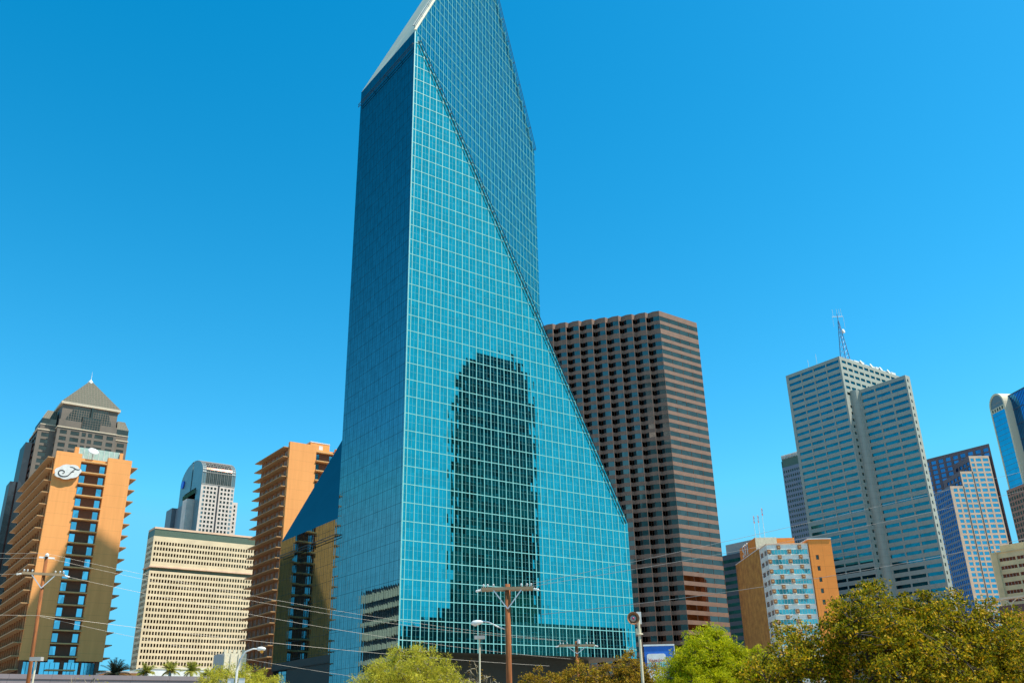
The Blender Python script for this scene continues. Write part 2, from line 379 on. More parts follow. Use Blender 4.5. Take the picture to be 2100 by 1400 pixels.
# ------------------------------------------------------------------ orange hotel towers
def hotel(name, label, x, y, ny, sign, wg=20.2, panel=6.7, H=76.0, dy=45.3):
    h = thing(name, label, 'hotel', (x, y, 0))
    zt = H - 2.0; n = int((H - 20) / 3.26); pitch = 3.26
    wall = MB(); wins = []
    gz = 20.9
    # gable: two proud panels with a recessed middle
    pr = panel + 7.0
    for (a, b) in ((0, panel), (pr, wg)):
        wall.box(a, b, 0, 1.3, gz, H - (0 if a == 0 else 0.05), 0)
    rows = floors(zt - 0.55, n, pitch, 2.15)
    facade(wall, wins, (panel, 1.3), (1, 0), (0, -1), gz, H - 1.6, [(0.35, 1.75), (5.35, 6.75)], rows, 0.12, 7.0, 1)
    wall.box(panel, pr, 1.31, 2.5, H - 1.6, H - 0.9, 0)
    # core: roof, back, flanks
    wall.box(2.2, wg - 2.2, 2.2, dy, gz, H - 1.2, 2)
    wall.face([(0.3, 1.3, gz), (0.3, dy, gz), (wg - .3, dy, gz), (wg - .3, 1.3, gz)], 0)
    nb = ny; bw = (dy - 1.6) / nb
    cols = []
    for k in range(nb):
        a = k * bw
        cols += [(a + bw * (0.30 if sign else 0.42), a + bw * (0.52 if sign else 0.60)), (a + bw * (0.60 if sign else 0.68), a + bw * (0.84 if sign else 0.88))]
    side = []
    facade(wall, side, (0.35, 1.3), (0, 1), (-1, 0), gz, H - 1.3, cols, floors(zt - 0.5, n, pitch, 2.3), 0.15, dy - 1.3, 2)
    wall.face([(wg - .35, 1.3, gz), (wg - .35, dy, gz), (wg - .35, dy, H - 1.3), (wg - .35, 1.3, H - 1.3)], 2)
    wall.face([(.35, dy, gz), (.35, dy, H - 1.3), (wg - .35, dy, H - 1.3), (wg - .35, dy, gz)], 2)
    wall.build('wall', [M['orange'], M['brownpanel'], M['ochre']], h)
    windows(h, wins, [M['hglass']], limit=40)
    windows(h, side, [M['paleblue']], limit=60)
    for k in range(n + 1):
        z = zt + 0.2 - k * pitch
        for (a, b, e) in ((-1.9, 0.3, 0), (wg - 0.3, wg + 1.9, 0)):
            mb = MB(); mb.box(a, b, 0.45, dy + 1.2, z - 0.26, z, 0)
            mb.build('balcony_slab', M['slab2'], h)
        if k <= n:
            mb = MB(); mb.box(panel + .003, pr - .003, -0.55 if k else 0.1, 1.29, z - 0.3, z + 0.02, 0); mb.build('window_ledge', M['slab'], h)
    # partitions between bays on both long sides, one per bay line
    for k in range(nb + 1):
        yy = 1.5 + k * bw
        mb = MB()
        for j in range(n):
            z = zt + 0.2 - j * pitch
            mb.box(-0.3 if sign else 0.2, 0.34, yy - 0.09, yy + 0.09, z - pitch, z - 0.265, 0)
            if sign: mb.box(-0.42, -0.305, yy - 0.06, yy + 0.06, z - pitch, z - 0.265, 1)
        mb.build('balcony_partition', [M['ochre'], M['slab2']], h)
    # ground storey
    mb = MB(); mb.box(3, wg - 1.6, 3, dy, 0, gz - 0.01, 1)
    for a, b in ((0.4, 1.2), (10.0, 10.9), (18.6, 19.6), (4.7, 5.2), (14.6, 15.2)): mb.box(a, b, 0.4, 1.6, 0, gz - 0.01, 1)
    mb.build('ground_storey', [M['slab'], M['brownpanel']], h)
    for a, b in ((1.2, 4.7), (5.2, 10.0), (10.9, 14.6), (15.2, 18.6)):
        mb = MB(); mb.box(a, b, 1.0, 1.1, 12, gz - 0.35, 0)
        nn = 4
        for i in range(nn + 1): xx = a + 0.05 + (b - a - 0.1) * i / nn; mb.box(xx - 0.05, xx + 0.05, 0.93, 0.995, 12, gz - 0.36, 1)
        mb.build('lobby_window', [M['hglass'], M['black']], h)
    return h
h1 = hotel('hotel_tower', 'orange hotel tower with pale plaque high on its gable, half in shadow', 41.65, 270.9, 12, True)
mb = MB(); mb.box(6.4, 17.6, 5, 5.3, 75.5, 79.2, 0)
for i in range(9): mb.box(6.5 + i * 1.36, 6.62 + i * 1.36, 4.93, 4.997, 75.5, 79.2, 1)
mb.build('roof_screen', [mat('pale green glass screen', (0.45, 0.62, 0.55), 0.3), M['white']], h1)
mb = MB(); mb.box(5.3, 6.4, 4.5, 6, 74.8, 79.0); mb.box(17.6, 18.5, 4.5, 6, 74.8, 79.0); mb.build('roof_pier', M['orange'], h1)
mb = MB(); mb.lathe((9.6, 1.2, 77.5), (0.1, -0.75, 0.65), [(0.35, 0.0), (0.3, 0.6), (0.18, 1.1), (0, 1.5), (0.05, 1.5), (0.25, 1.05), (0.4, 0.55), (0.45, 0)], 24)
mb.tube([(9.6, 1.5, 74.7), (9.6, 1.5, 77.2)], 0.12); tag(mb.build('satellite_dish', M['white'], None, True, loc=(41.65, 270.9, 0)), 'white satellite dish on the roof edge of the hotel with the plaque', 'satellite dish')
# plaque with script letter
sg = thing('hotel_sign', 'pale scalloped plaque with a black script F on the orange hotel gable', 'sign', (41.65 + 3.55, 270.9, 70.2))
def blob(scale):
    pts = []
    for i in range(96):
        a = 2 * math.pi * i / 96
        r = 1 + 0.10 * abs(math.sin(3.5 * a + 0.4)) - 0.03
        x = 3.15 * r * math.cos(a) * scale; z = 2.05 * r * math.sin(a) * scale
        pts.append((x + z * 0.35, z))
    return pts
mb = MB(); P = blob(1.0)
n = len(P); f0 = [(p[0], -1.1, p[1]) for p in P]; f1 = [(p[0], -0.7, p[1]) for p in P]
mb.face(f0)
for i in range(n): j = (i + 1) % n; mb.face([f0[j], f0[i], f1[i], f1[j]])
mb.face(f1[::-1])
for (x, z) in ((-1.5, 0), (1.5, 0)): mb.tube([(x, -0.7, z), (x, 0, z)], 0.12)
mb.build('plaque', M['white'], sg)
def stroke(pts, w, mb, y=-1.14, up=0.04):
    P = []
    pts = np.array(pts, float); m = len(pts)
    for i in range((m - 1) * 8 + 1):
        t = i / 8; k = min(int(t), m - 2); t -= k
        p0 = pts[max(k - 1, 0)]; p1 = pts[k]; p2 = pts[k + 1]; p3 = pts[min(k + 2, m - 1)]
        P.append(0.5 * ((2 * p1) + (-p0 + p2) * t + (2 * p0 - 5 * p1 + 4 * p2 - p3) * t * t + (-p0 + 3 * p1 - 3 * p2 + p3) * t ** 3))
    for i in range(len(P) - 1):
        ww = w * (0.35 + 0.65 * math.sin(math.pi * (i + 0.5) / len(P)))
        mb.bar((P[i][0], y, P[i][1]), (P[i + 1][0], y, P[i + 1][1]), ww, 0.03, (0, -1, 0))
mb = MB()
stroke([(0.3, 1.45), (1.1, 1.35), (1.9, 0.95), (2.6, 0.9), (3.0, 1.15)], 0.22, mb)
stroke([(1.85, 1.0), (1.2, 0.4), (0.6, -0.5), (0.0, -1.2), (-0.9, -1.5), (-1.8, -1.35), (-2.3, -0.8), (-2.2, -0.1), (-1.5, 0.2), (-0.9, -0.1), (-1.0, -0.6), (-1.4, -0.65)], 0.30, mb)
stroke([(0.7, -0.05), (1.2, 0.1), (1.6, 0.3)], 0.16, mb)
mb.build('letter', M['black'], sg)
h2 = hotel('hotel_tower', 'second orange hotel tower, fully sunlit, left of the glass skyscraper', 110.95, 274.6, 6, False, panel=9.39, dy=24.4, H=90.75)
mb = MB(); mb.box(8.4, 15.4, 3, 9, 89.6, 92.6, 0); mb.box(8.3, 15.5, 2.9, 9.1, 92.6, 92.9, 1); mb.box(11.5, 12.9, 2.93, 2.99, 90.1, 91.8, 1); mb.build('roof_house', [M['orange'], M['white']], h2)

# ------------------------------------------------------------------ pyramid roofed tower
t = thing('pyramid_tower', 'distant stone and glass tower with a pyramid roof and spire behind the plaque hotel', 'skyscraper', (85.5, 568.4, 0))
w = 33.0; wall = MB(); wins = []
zrow = floors(170.2, 12, 3.95, 2.5)
cols = [(1.6, 5.4), (7.4, 12.2), (13.6, 15.9), (17.1, 19.4), (20.8, 25.6), (27.6, 31.4)]
facade(wall, wins, (0, 0), (1, 0), (0, -1), 20, 171.5, cols, zrow, 0.4, w)
facade(wall, wins, (0, 0), (0, 1), (-1, 0), 20, 171.5, [(1.6, 5.4), (7.4, 12.2), (14, 19), (20.8, 25.6), (27.6, 31.4)], zrow, 0.4, w)
wall.face([(w, 0, 20), (w, w, 20), (w, w, 171.5), (w, 0, 171.5)]); wall.face([(w, w, 20), (0, w, 20), (0, w, 171.5), (w, w, 171.5)])
wall.face([(0, 0, 171.5), (w, 0, 171.5), (w, w, 171.5), (0, w, 171.5)])
wall.box(-0.4, w + 0.4, -0.4, w + 0.4, 171.5, 172.1, 1)
wall.box(0.9, w - 0.9, 0.9, w - 0.9, 172.1, 186.2, 0)
wall.box(0.2, 12.6, -0.1, 0.88, 172.1, 176.3, 0); wall.box(23.2, w - .2, -0.1, 0.88, 172.1, 176.3, 0)
wall.build('wall', [M['tccstone'], M['cream_line']], t)
mb = MB(); A = [(3.2, 176.3), (w - 3.2, 176.3), (w - 3.6, 177.3), (26, 186), (8.2, 186), (3.5, 177.3)]
def panel(mb, pts, y, m=0): mb.face([(p[0], y, p[1]) for p in pts], m)
panel(mb, A, 0.85, 0)
for i in range(20): xx = 3.6 + i * 1.35; zt = 186 if 8.2 < xx < 26 else (177.3 + (xx - 3.5) / 4.7 * 8.7 if xx <= 8.2 else 177.3 + (w - 3.6 - xx) / 3.4 * 8.7); mb.bar((xx, 0.846, 176.3), (xx, 0.846, zt), 0.18, 0.08, (0, -1, 0), 1)
for z in np.arange(177.5, 186, 1.5):
    k = max(0, (z - 177.3) / 8.7); mb.bar((3.6 + 4.6 * k, 0.844, z), (w - 3.7 - 3.4 * k, 0.844, z), 0.15, 0.08, (0, -1, 0), 1)
mb.build('arched_window', [M['tccglass'], M['roofline']], t)
mb = MB(); mb.box(12.7, 23.1, -0.35, 0.8, 172.12, 180.0, 0); mb.box(16.8, 18.2, -0.3, 0.78, 180, 186, 0)
for i in range(8): mb.box(12.8 + i * 1.45, 12.95 + i * 1.45, -0.42, -0.355, 172.2, 179.5, 1)
for z in np.arange(173.5, 179.5, 1.5): mb.box(12.8, 23.0, -0.41, -0.356, z, z + 0.15, 1)
mb.build('bay_window', [M['tccglass'], M['tccstone']], t)
mb = MB(); mb.box(-0.3, w + 0.3, -0.3, w + 0.3, 186.2, 187.6, 0); mb.build('cornice', M['cream_line'], t)
mb = MB(); c = w / 2; ap = (c, c, 209.0); q = [(-0.2, -0.2, 187.6), (w + 0.2, -0.2, 187.6), (w + 0.2, w + 0.2, 187.6), (-0.2, w + 0.2, 187.6)]
for i in range(4):
    a, b = np.array(q[i]), np.array(q[(i + 1) % 4]); mb.face([a, b, ap], 0)
    nn = np.cross(b - a, np.array(ap) - a); nn = nn / np.linalg.norm(nn)
    for k in range(1, 20):
        u = k / 20; p = a + (b - a) * u; top = 1 - abs(2 * u - 1)
        mid = (a + b) / 2; e = p + (np.array(ap) - mid) * top
        mb.bar(p + nn * .003, e + nn * .003, 0.12, 0.06, nn, 1)
    for k in range(12):
        f = k / 12; mb.bar(a + (np.array(ap) - a) * f + nn * .004, b + (np.array(ap) - b) * f + nn * .004, 0.16, 0.1, nn, 1)
mb.build('pyramid_roof', [M['tccroof'], M['roofline']], t)
mb = MB(); mb.lathe((c, c, 206.3), (0, 0, 1), [(0, 2.0), (1.4, 1.6), (2.8, 0.5), (3.4, 0.2), (8.5, 0.05)], 8); mb.build('spire', M['white'], t)
for (xa, xb) in ((-9.3, -0.02), (w + 0.02, w + 8.3)):
    wl = MB(); ww = []
    facade(wl, ww, (xa, 6), (1, 0), (0, -1), 20, 170, [(2.2, 6.4)], floors(168.6, 9, 3.95, 2.5), 0.4, xb - xa)
    wl.box(xa, xb, 6.9, w, 20, 169.9, 0); wl.box(xa - .3, xb + (.3 if xa > 0 else -.1), 5.7, w, 170.0, 170.6, 1); wl.box(xa + 1, xb - .05, 6.6, w - 3, 170.6, 173.5, 0); wl.box(xa + .8, xb, 6.4, w - 3, 173.5, 174.0, 1)
    if xa < 0:
        facade(wl, ww, (xa, 6), (0, 1), (-1, 0), 20, 169.8, [(2, 6), (8, 12), (14, 19), (21, 25)], floors(168.6, 9, 3.95, 2.5), 0.4, w - 6)
    wl.build('wing', [M['tccstone'], M['cream_line']], t)
    windows(t, ww, [M['tccglass']], limit=14)
    mb = MB(); a, b = (xa + 1.4, xb - 0.1)
    mb.prism([(a, 7.2), (b, 7.2), (b, w - 4), (a, w - 4)], 174.0, 177.6, 0)
    lo = [(a, 7.2, 177.6), (b, 7.2, 177.6), (b, w - 4, 177.6), (a, w - 4, 177.6)]
    inn = 2.5; hi = [(a + (inn if xa < 0 else 0), 9.5, 183.4), (b - (0 if xa < 0 else inn), 9.5, 183.4), (b - (0 if xa < 0 else inn), w - 6, 183.4), (a + (inn if xa < 0 else 0), w - 6, 183.4)]
    for i in range(4): j = (i + 1) % 4; mb.face([lo[i], lo[j], hi[j], hi[i]], 1)
    mb.face(hi, 1)
    for i in range(7):
        f = i / 6; p = np.array(lo[0]) * (1 - f) + np.array(lo[1]) * f; e = np.array(hi[0]) * (1 - f) + np.array(hi[1]) * f
        mb.bar(p, e, 0.14, 0.1, (0, -1, 0.3), 2)
    mb.build('mansard_roof', [M['tccglass'], M['tccroof'], M['roofline']], t)
windows(t, wins, [M['tccglass']], limit=72)
mb = MB(); mb.box(-13.5, -9.32, 12, w - 2, 20, 163, 0); mb.box(-17, -13.52, 16, w - 4, 20, 140, 0); mb.build('side_wing', M['tccdark'], t)

# ------------------------------------------------------------------ vaulted tower
t = thing('vaulted_tower', 'distant pale tower with a glazed barrel vault top and an opening through its crown', 'skyscraper', (227.1, 745.9, 0))
dX, dY = 28.0, 58.6; wall = MB(); wins = []
rows = floors(192.9, 22, 3.5, 2.1)
cols = [(1.9 + i * 3.0, 3.7 + i * 3.0) for i in range(4)] + [(16.6 + i * 3.0, 18.4 + i * 3.0) for i in range(4)]
facade(wall, wins, (0, 0), (1, 0), (0, -1), 10, 195, cols, rows, 0.35, dX)
wall.face([(dX, 0, 10), (dX, dY, 10), (dX, dY, 195), (dX, 0, 195)]); wall.face([(dX, dY, 10), (0, dY, 10), (0, dY, 195), (dX, dY, 195)])
wall.box(dX + .02, dX + 4.2, 2, 20, 10, 182.5)
wall.build('wall', [M['palestone']], t)
facw = []; wb = MB(); facade(wb, facw, (dX + .4, 1.6), (1, 0), (0, -1), 100, 182.8, [(1.2, 2.6)], floors(180.5, 18, 3.5, 2.1), 0.3, 4.2); wb.build('stone_wing', [M['palestone']], t)
windows(t, wins + facw, [M['darkglass']], limit=100)
mb = MB(); mb.box(14.1, 15.3, -0.25, -0.01, 10, 195); mb.build('dark_slot', M['black'], t)
# side wall with a tall opening: built of piers and a beam
cy, rh = dY / 2, 14.8
def arch(y): return 205.0 + rh * math.sqrt(max(0, 1 - ((y - cy) / cy) ** 2))
for (xx0, xx1) in ((-0.0, 3.0), (dX - 3, dX)):
    mb = MB()
    def slabpoly(y0, y1, z0, ztop):
        k = 12; ys = [y0 + (y1 - y0) * i / k for i in range(k + 1)]
        top = [(y, ztop if ztop is not None else arch(y) - 0.15) for y in ys]
        poly = [(y0, z0)] + [(y1, z0)] + top[::-1]
        a = [(xx0, p[0], p[1]) for p in poly]; b = [(xx1, p[0], p[1]) for p in poly]
        mb.face(a[::-1]); mb.face(b)
        for i in range(len(poly)): j = (i + 1) % len(poly); mb.face([a[i], a[j], b[j], b[i]])
    slabpoly(0.02, 13.0, 10, None); slabpoly(44, dY - .02, 10, None); slabpoly(13.02, 26.5, 194.5, None); slabpoly(29.5, 43.98, 194.5, None)
    mb.build('side_glass_wall', M['greyteal'], t)
mb = MB(); mb.box(-1.2, 2, 12.5, 44.5, 189.2, 192.6); mb.build('crown_beam', M['bluewin'], t)
mb = MB(); mb.box(-6, 6, 15, 26, 10, 184.6, 0); mb.box(-6, 6, 26.02, 42, 10, 181, 1); mb.box(-9, -.01, 44, 60, 10, 182, 1); mb.box(-0.1, 5, 58.62, 74, 10, 183, 1); mb.build('side_bay', [M['palestone'], mat('slate cladding', (0.16, 0.17, 0.19), 0.5)], t)
mb = MB(); K = 20
prof = [(0.0, 195.0), (0.0, 205.0)] + [(cy - cy * math.cos(math.pi * i / K), 205 + rh * math.sin(math.pi * i / K)) for i in range(1, K)] + [(dY, 205.0), (dY, 195.0)]
for i in range(len(prof) - 1):
    (a, za), (b, zb) = prof[i], prof[i + 1]
    for s, (xa, xb) in enumerate(((3.02, 13.6), (13.62, dX - 3.02))): mb.face([(xa, a, za), (xb, a, za), (xb, b, zb), (xa, b, zb)], 0)
    mb.bar((0, a, za), (dX, a, za), 0.35, 0.3, (0, -1 if a < cy else 1, 0.5), 1)
for k in range(19):
    xx = 0.05 + k * (dX - .1) / 18
    for i in range(len(prof) // 2 + 1):
        (a, za), (b, zb) = prof[i], prof[i + 1]
        mb.bar((xx, a - .01, za), (xx, b - .01, zb), 0.14 if k % 2 else 0.26, 0.2, (0, -1, 0.4), 1)
mb.build('vault_roof', [M['tccglass'], M['vrib']], t)
mb = MB(); mb.lathe((-0.3, 50.5, 204.5), (-1, 0, 0), [(0, 0), (0, 3.6), (0.8, 3.6), (0.8, 0)], 8)
mb.build('blue_roundel', mat('bright blue sign', (0.01, 0.12, 0.75), 0.4), t)

# ------------------------------------------------------------------ beige slab block
t = thing('office_slab', 'wide beige office block ruled with many rows of small dark windows', 'office building', (162.6, 622.9, 0))
Wd, Dp = 100.0, 14.6; wall = MB(); wins = []
P0_ = 1.87; ncol = 52
cols = [(1.2 + i * P0_, 1.2 + i * P0_ + 1.15) for i in range(ncol)]
rows = [(121.0 - i * 3.62 - 2.1, 121.0 - i * 3.62) for i in range(5)] + [(100.4 - i * 3.62 - 2.1, 100.4 - i * 3.62) for i in range(24)]
facade(wall, wins, (0, 0), (1, 0), (0, -1), 8, 124.4, cols, [r for r in rows if r[0] > 100.5] , 0.4, Wd) if False else None
facade(wall, wins, (0, 0), (1, 0), (0, -1), 105.2, 124.4, cols, [r for r in rows if r[0] > 105], 0.45, Wd)
facade(wall, wins, (0, 0), (1, 0), (0, -1), 8, 102.0, cols, [r for r in rows if r[1] < 102], 0.45, Wd)
side = [(1.0, 3.0), (4.2, 6.2), (7.4, 9.4), (10.6, 12.6)]
facade(wall, wins, (0, 0), (0, 1), (-1, 0), 105.2, 124.4, side, [r for r in rows if r[0] > 105], 0.3, Dp)
facade(wall, wins, (0, 0), (0, 1), (-1, 0), 8, 102.0, side, [r for r in rows if r[1] < 102], 0.3, Dp)
wall.face([(Wd, 0, 8), (Wd, Dp, 8), (Wd, Dp, 129), (Wd, 0, 129)]); wall.face([(Wd, Dp, 8), (0, Dp, 8), (0, Dp, 129), (Wd, Dp, 129)])
wall.face([(0, 0, 102.0), (Wd, 0, 102.0), (Wd, Dp, 102.0), (0, Dp, 102.0)])
wall.build('wall', [M['beige']], t)
mb = MB(); mb.box(0.3, Wd - .3, 0.4, Dp, 124.4, 129.2, 0); mb.box(0.0, Wd, 0.1, Dp, 129.2, 130.4, 1); mb.build('dark_crown', [M['teal_dark'], M['pinkstone']], t)
mb = MB(); mb.box(1, Wd - .4, 1.6, Dp, 102.02, 104.3, 0); mb.box(-0.6, Wd, -0.6, Dp, 104.3, 105.19, 1); mb.build('plant_floor', [M['teal_dark'], M['pinkstone']], t)
windows(t, wins, [M['beigewin']], limit=100, zmin=25)

# ------------------------------------------------------------------ serrated brown tower
t = thing('granite_tower', 'brown granite tower with serrated left side and flat striped sunlit side, right of glass skyscraper', 'skyscraper', (282.9, 267.7, 0))
zt, pit, n = 179.9, 3.9, 45
yaw = 36.42
def gd(az): a = R(az + yaw); return np.array([math.sin(a), math.cos(a)])
pts = [np.array([0.0, 0.0])]; kinds = []
pts.append(pts[-1] + gd(-72) * 2.9); kinds.append('F')
for k in range(11):
    pts.append(pts[-1] + gd(-46) * 2.65); kinds.append('D')
    pts.append(pts[-1] + gd(53.6 + 180) * 2.0); kinds.append('lit')
    pts.append(pts[-1] + gd(-72) * 2.75); kinds.append('F')
wall = MB(); wins = []
rows = [(zt - 2.6 - 2.3, zt - 2.6), (zt - 6.6 - 2.3, zt - 6.6)] + [(zt - 11.4 - i * pit - 2.2, zt - 11.4 - i * pit) for i in range(42)]
bands = [(a, b) for a, b in rows]
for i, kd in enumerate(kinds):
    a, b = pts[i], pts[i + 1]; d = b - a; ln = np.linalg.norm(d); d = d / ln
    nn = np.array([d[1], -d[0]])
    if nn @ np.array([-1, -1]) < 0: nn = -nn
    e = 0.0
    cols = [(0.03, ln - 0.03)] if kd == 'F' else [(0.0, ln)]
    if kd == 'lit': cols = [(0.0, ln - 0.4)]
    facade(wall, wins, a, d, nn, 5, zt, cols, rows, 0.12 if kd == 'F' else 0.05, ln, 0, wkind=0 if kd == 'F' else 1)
Xr = 25.2
facade(wall, wins, (0, 0), (1, 0), (0, -1), 5, zt, [(0.05, 6.2), (6.25, 12.5), (12.55, 18.8), (18.85, Xr - 0.05)], rows, 0.12, Xr)
end = pts[-1]; poly = [(Xr, 0), (Xr + 6, 30), (Xr, 60), (end[0], 60), (end[0], end[1])]
for i in range(len(poly) - 1):
    (a, b), (c, d) = poly[i], poly[i + 1]; wall.face([(a, b, 5), (c, d, 5), (c, d, zt), (a, b, zt)])
wall.face([(p[0], p[1], zt - 1) for p in [(Xr, 0), (Xr + 6, 30), (Xr, 60), (end[0], 60)] + [tuple(p) for p in pts[::-1]]])
wall.build('wall', [M['granite']], t)
windows(t, wins, [M['granglass'], M['granglass_shade']], limit=100, zmin=20)

# ------------------------------------------------------------------ grey concrete tower
t = thing('concrete_tower', 'grey concrete tower in two stepped blocks with blue ribbon windows and rooftop mast', 'skyscraper', (448.8, 284.6, 0))
H1z, H2z, pit = 199.9, 179.0, 3.98
wall = MB(); wins = []
rows = [(197.9 - i * pit - 1.75, 197.9 - i * pit) for i in range(46)]
Ln = 38.8
cols = [(1.0, 9.4), (10.2, 18.4), (19.2, 27.4), (28.2, 36.9)]
facade(wall, wins, (0, 0), (0, 1), (-1, 0), 0, H1z, cols, rows, 0.25, Ln)
fc = [(1.8 + i * 5.55, 1.8 + i * 5.55 + 4.2) for i in range(12)]
facade(wall, wins, (0, 0), (1, 0), (0, -1), H2z - 6, H1z, fc, [r for r in rows if r[0] > H2z - 5], 0.25, 70)
facade(wall, wins, (0, 0), (1, 0), (0, -1), 0, H2z - 6, [(2.6, 4.6)], [r for r in rows if r[1] < H2z - 6], 0.5, 4.7)
wall.face([(4.7, 0, 0), (70, 0, 0), (70, 0, H2z - 6), (4.7, 0, H2z - 6)][::-1])
wall.face([(70, 0, 0), (70, Ln, 0), (70, Ln, H1z), (70, 0, H1z)]); wall.face([(70, Ln, 0), (0, Ln, 0), (0, Ln, H1z), (70, Ln, H1z)])
wall.face([(0, 0, H1z - .6), (70, 0, H1z - .6), (70, Ln, H1z - .6), (0, Ln, H1z - .6)])
# chamfer, curved inward
x2, yn = 8.2, -33.2
cv = [(4.7 + 3.5 * (1 - math.cos(a)), -3.5 * math.sin(a)) for a in [i * math.pi / 2 / 8 for i in range(9)]]
cv = [(4.72, 0.0), (4.75, -1.0), (5.1, -2.1), (5.9, -3.0), (7.0, -3.45), (8.2, -3.7)]
for i in range(len(cv) - 1):
    a, b = cv[i], cv[i + 1]; wall.face([(a[0], a[1], 0), (a[0], a[1], H2z), (b[0], b[1], H2z), (b[0], b[1], 0)], 0)
cols = [(0.9, 9.6), (10.5, 19.2), (20.1, 28.6)]
rows2 = [(176.9 - i * pit * 1.012 - 1.8, 176.9 - i * pit * 1.012) for i in range(42)]
facade(wall, wins, (x2, yn), (0, 1), (-1, 0), 0, H2z, cols, rows2, 0.25, -yn - 3.7)
facade(wall, wins, (x2, yn), (1, 0), (0, -1), 0, H2z, [(1.2, 2.4)], rows2, 0.25, 4.4)
wall.face([(x2 + 4.4, yn, 0), (x2 + 30, 0, 0), (x2 + 30, 0, H2z), (x2 + 4.4, yn, H2z)])
wall.face([(x2, yn, H2z - .5), (x2 + 4.4, yn, H2z - .5), (x2 + 30, 0, H2z - .5), (4.7, 0, H2z - .5), (x2, -3.7, H2z - .5)])
wall.build('wall', [M['concrete']], t)
M['greywin'] = glass('blue ribbon glass', (0.03, 0.21, 0.25), 0.05, 0.3)
windows(t, wins, [M['greywin']], limit=100, zmin=70)
mb = MB()
for i in range(9):
    xx = 12 + i * 5.5; mb.box(xx, xx + 4.6, 1.5, 6, H1z - .6, H1z + 1.4 + (i % 3) * 0.5)
for xx in (24, 34, 44, 52): mb.lathe((xx, 0.8, H1z + 1.5), (0.2, -1, 0.4), [(0.3, 0), (0.15, 1.2), (0, 1.7)], 12)
mb.build('rooftop_plant', M['white'], t)
ms = thing('antenna_mast', 'lattice antenna mast with white dish on the grey tower roof', 'antenna', (448.8 + 12, 284.6 + 4, 199.3))
ms.scale = (1, 1, 0.93)
mb = MB(); zt_ = 44.0
for (a, b) in ((-1.4, -1.4), (4.2, -1.0), (1, 4)):
    mb.tube([(a, b, 0), (a * 0.08, b * 0.08, 30)], [0.28, 0.2], 5)
for i in range(9):
    z = i * 3.3; k = 1 - z / 30 * 0.92; k2 = 1 - (z + 3.3) / 30 * 0.92
    P3 = [(-1.4, -1.4), (4.2, -1.0), (1, 4)]
    for j in range(3): a = P3[j]; b = P3[(j + 1) % 3]; mb.tube([(a[0] * k, a[1] * k, z), (b[0] * k2, b[1] * k2, z + 3.3)], 0.1, 4)
mb.tube([(0, 0, 29), (0, 0, 35)], 0.22, 6); mb.build('mast', mat('blue grey steel', (0.12, 0.2, 0.35), 0.5), ms)
mb = MB(); mb.tube([(-2.6, 2, 33), (2.6, -2, 33)], 0.2, 5)
for k in (-1, -0.5, 0, 1): mb.tube([(-2.0 * k, 1.6 * k, 33), (-2.0 * k, 1.6 * k, 38.5)], 0.08, 5)
mb.tube([(2.9, -2, 33), (2.9, -2, 25)], 0.08, 5); mb.tube([(-2.3, 2, 33), (-2.3, 2, 26)], 0.08, 5); mb.build('whip_antennas', M['insul'], ms)
mb = MB(); mb.lathe((1.6, -1.2, 22.5), (0.1, -1, 0.1), [(-0.6, 0), (-0.5, 1.3), (0.3, 1.45), (0.5, 1.2), (0.6, 0)], 16); mb.build('dish', M['white'], ms)
for (yy, hh) in ((16, 7.5), (22, 5.8)):
    mb = MB(); mb.tube([(0, 0, 0), (0, 0, hh)], 0.1, 5); mb.tube([(-.4, 0, hh * .7), (.4, 0, hh * .7)], .06, 4)
    tag(mb.build('whip_antenna', M['insul'], None, loc=(449.6, 284.6 + yy, H1z - .6)), ('taller' if hh > 7 else 'shorter') + ' thin whip antenna on the left roof edge of the grey tower', 'antenna')

# ------------------------------------------------------------------ dark tower behind the concrete one
t = thing('slate_tower', 'slate grey tower with tiny windows and dark crown half hidden behind the grey concrete tower', 'skyscraper', (564.9, 380, 0))
wall = MB(); wins = []
facade(wall, wins, (0, 0), (0, 1), (-1, 0), 20, 181, [(1.2 + i * 1.95, 2.45 + i * 1.95) for i in range(21)], [(178.4 - i * 3.8 - 1.9, 178.4 - i * 3.8) for i in range(34)], 0.3, 42.4)
wall.face([(0, 0, 20), (40, 0, 20), (40, 0, 186), (0, 0, 186)][::-1]); wall.face([(40, 42.4, 20), (0, 42.4, 20), (0, 42.4, 186), (40, 42.4, 186)])
wall.box(0.4, 40, 0.4, 42, 181, 187.2, 1)
for i in range(30): wall.box(-0.1, 0.3, 0.2 + i * 1.42, 0.75 + i * 1.42, 187.2, 190.4, 2)
wall.box(0.3, 39, 0.2, 42.2, 187.21, 188.0, 1); wall.box(0.31, .9, 0.2, 42.2, 188, 190.2, 2)
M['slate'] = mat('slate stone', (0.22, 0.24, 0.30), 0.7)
wall.build('wall', [M['slate'], M['teal_dark'], M['palestone']], t)
windows(t, wins, [M['darkglass']], limit=100, zmin=90)

# ------------------------------------------------------------------ teal striped block
t = thing('striped_block', 'low teal and charcoal striped office block between granite tower and orange 511 building', 'office building', (389.2, 300, 0))
mb = MB(); mb.box(0, 30, 0, 40, 0, 86.9, 0)
mb.build('wall', [mat('charcoal spandrel', (0.06, 0.07, 0.09), 0.6)], t)
for i in range(20):
    z = 84.3 - i * 3.8; mb = MB(); mb.box(-0.06, -0.005, 0.3, 39.7, z - 1.7, z, 0)
    mb.build('ribbon_window', [M['greywin']], t)
mb = MB(); mb.box(4, 20, 20, 38.5, 86.9, 93.2, 0); mb.box(3.9, 20.1, 19.9, 20.3, 87, 93.4, 1); mb.build('roof_house', [M['greyshade'], M['white']], t)

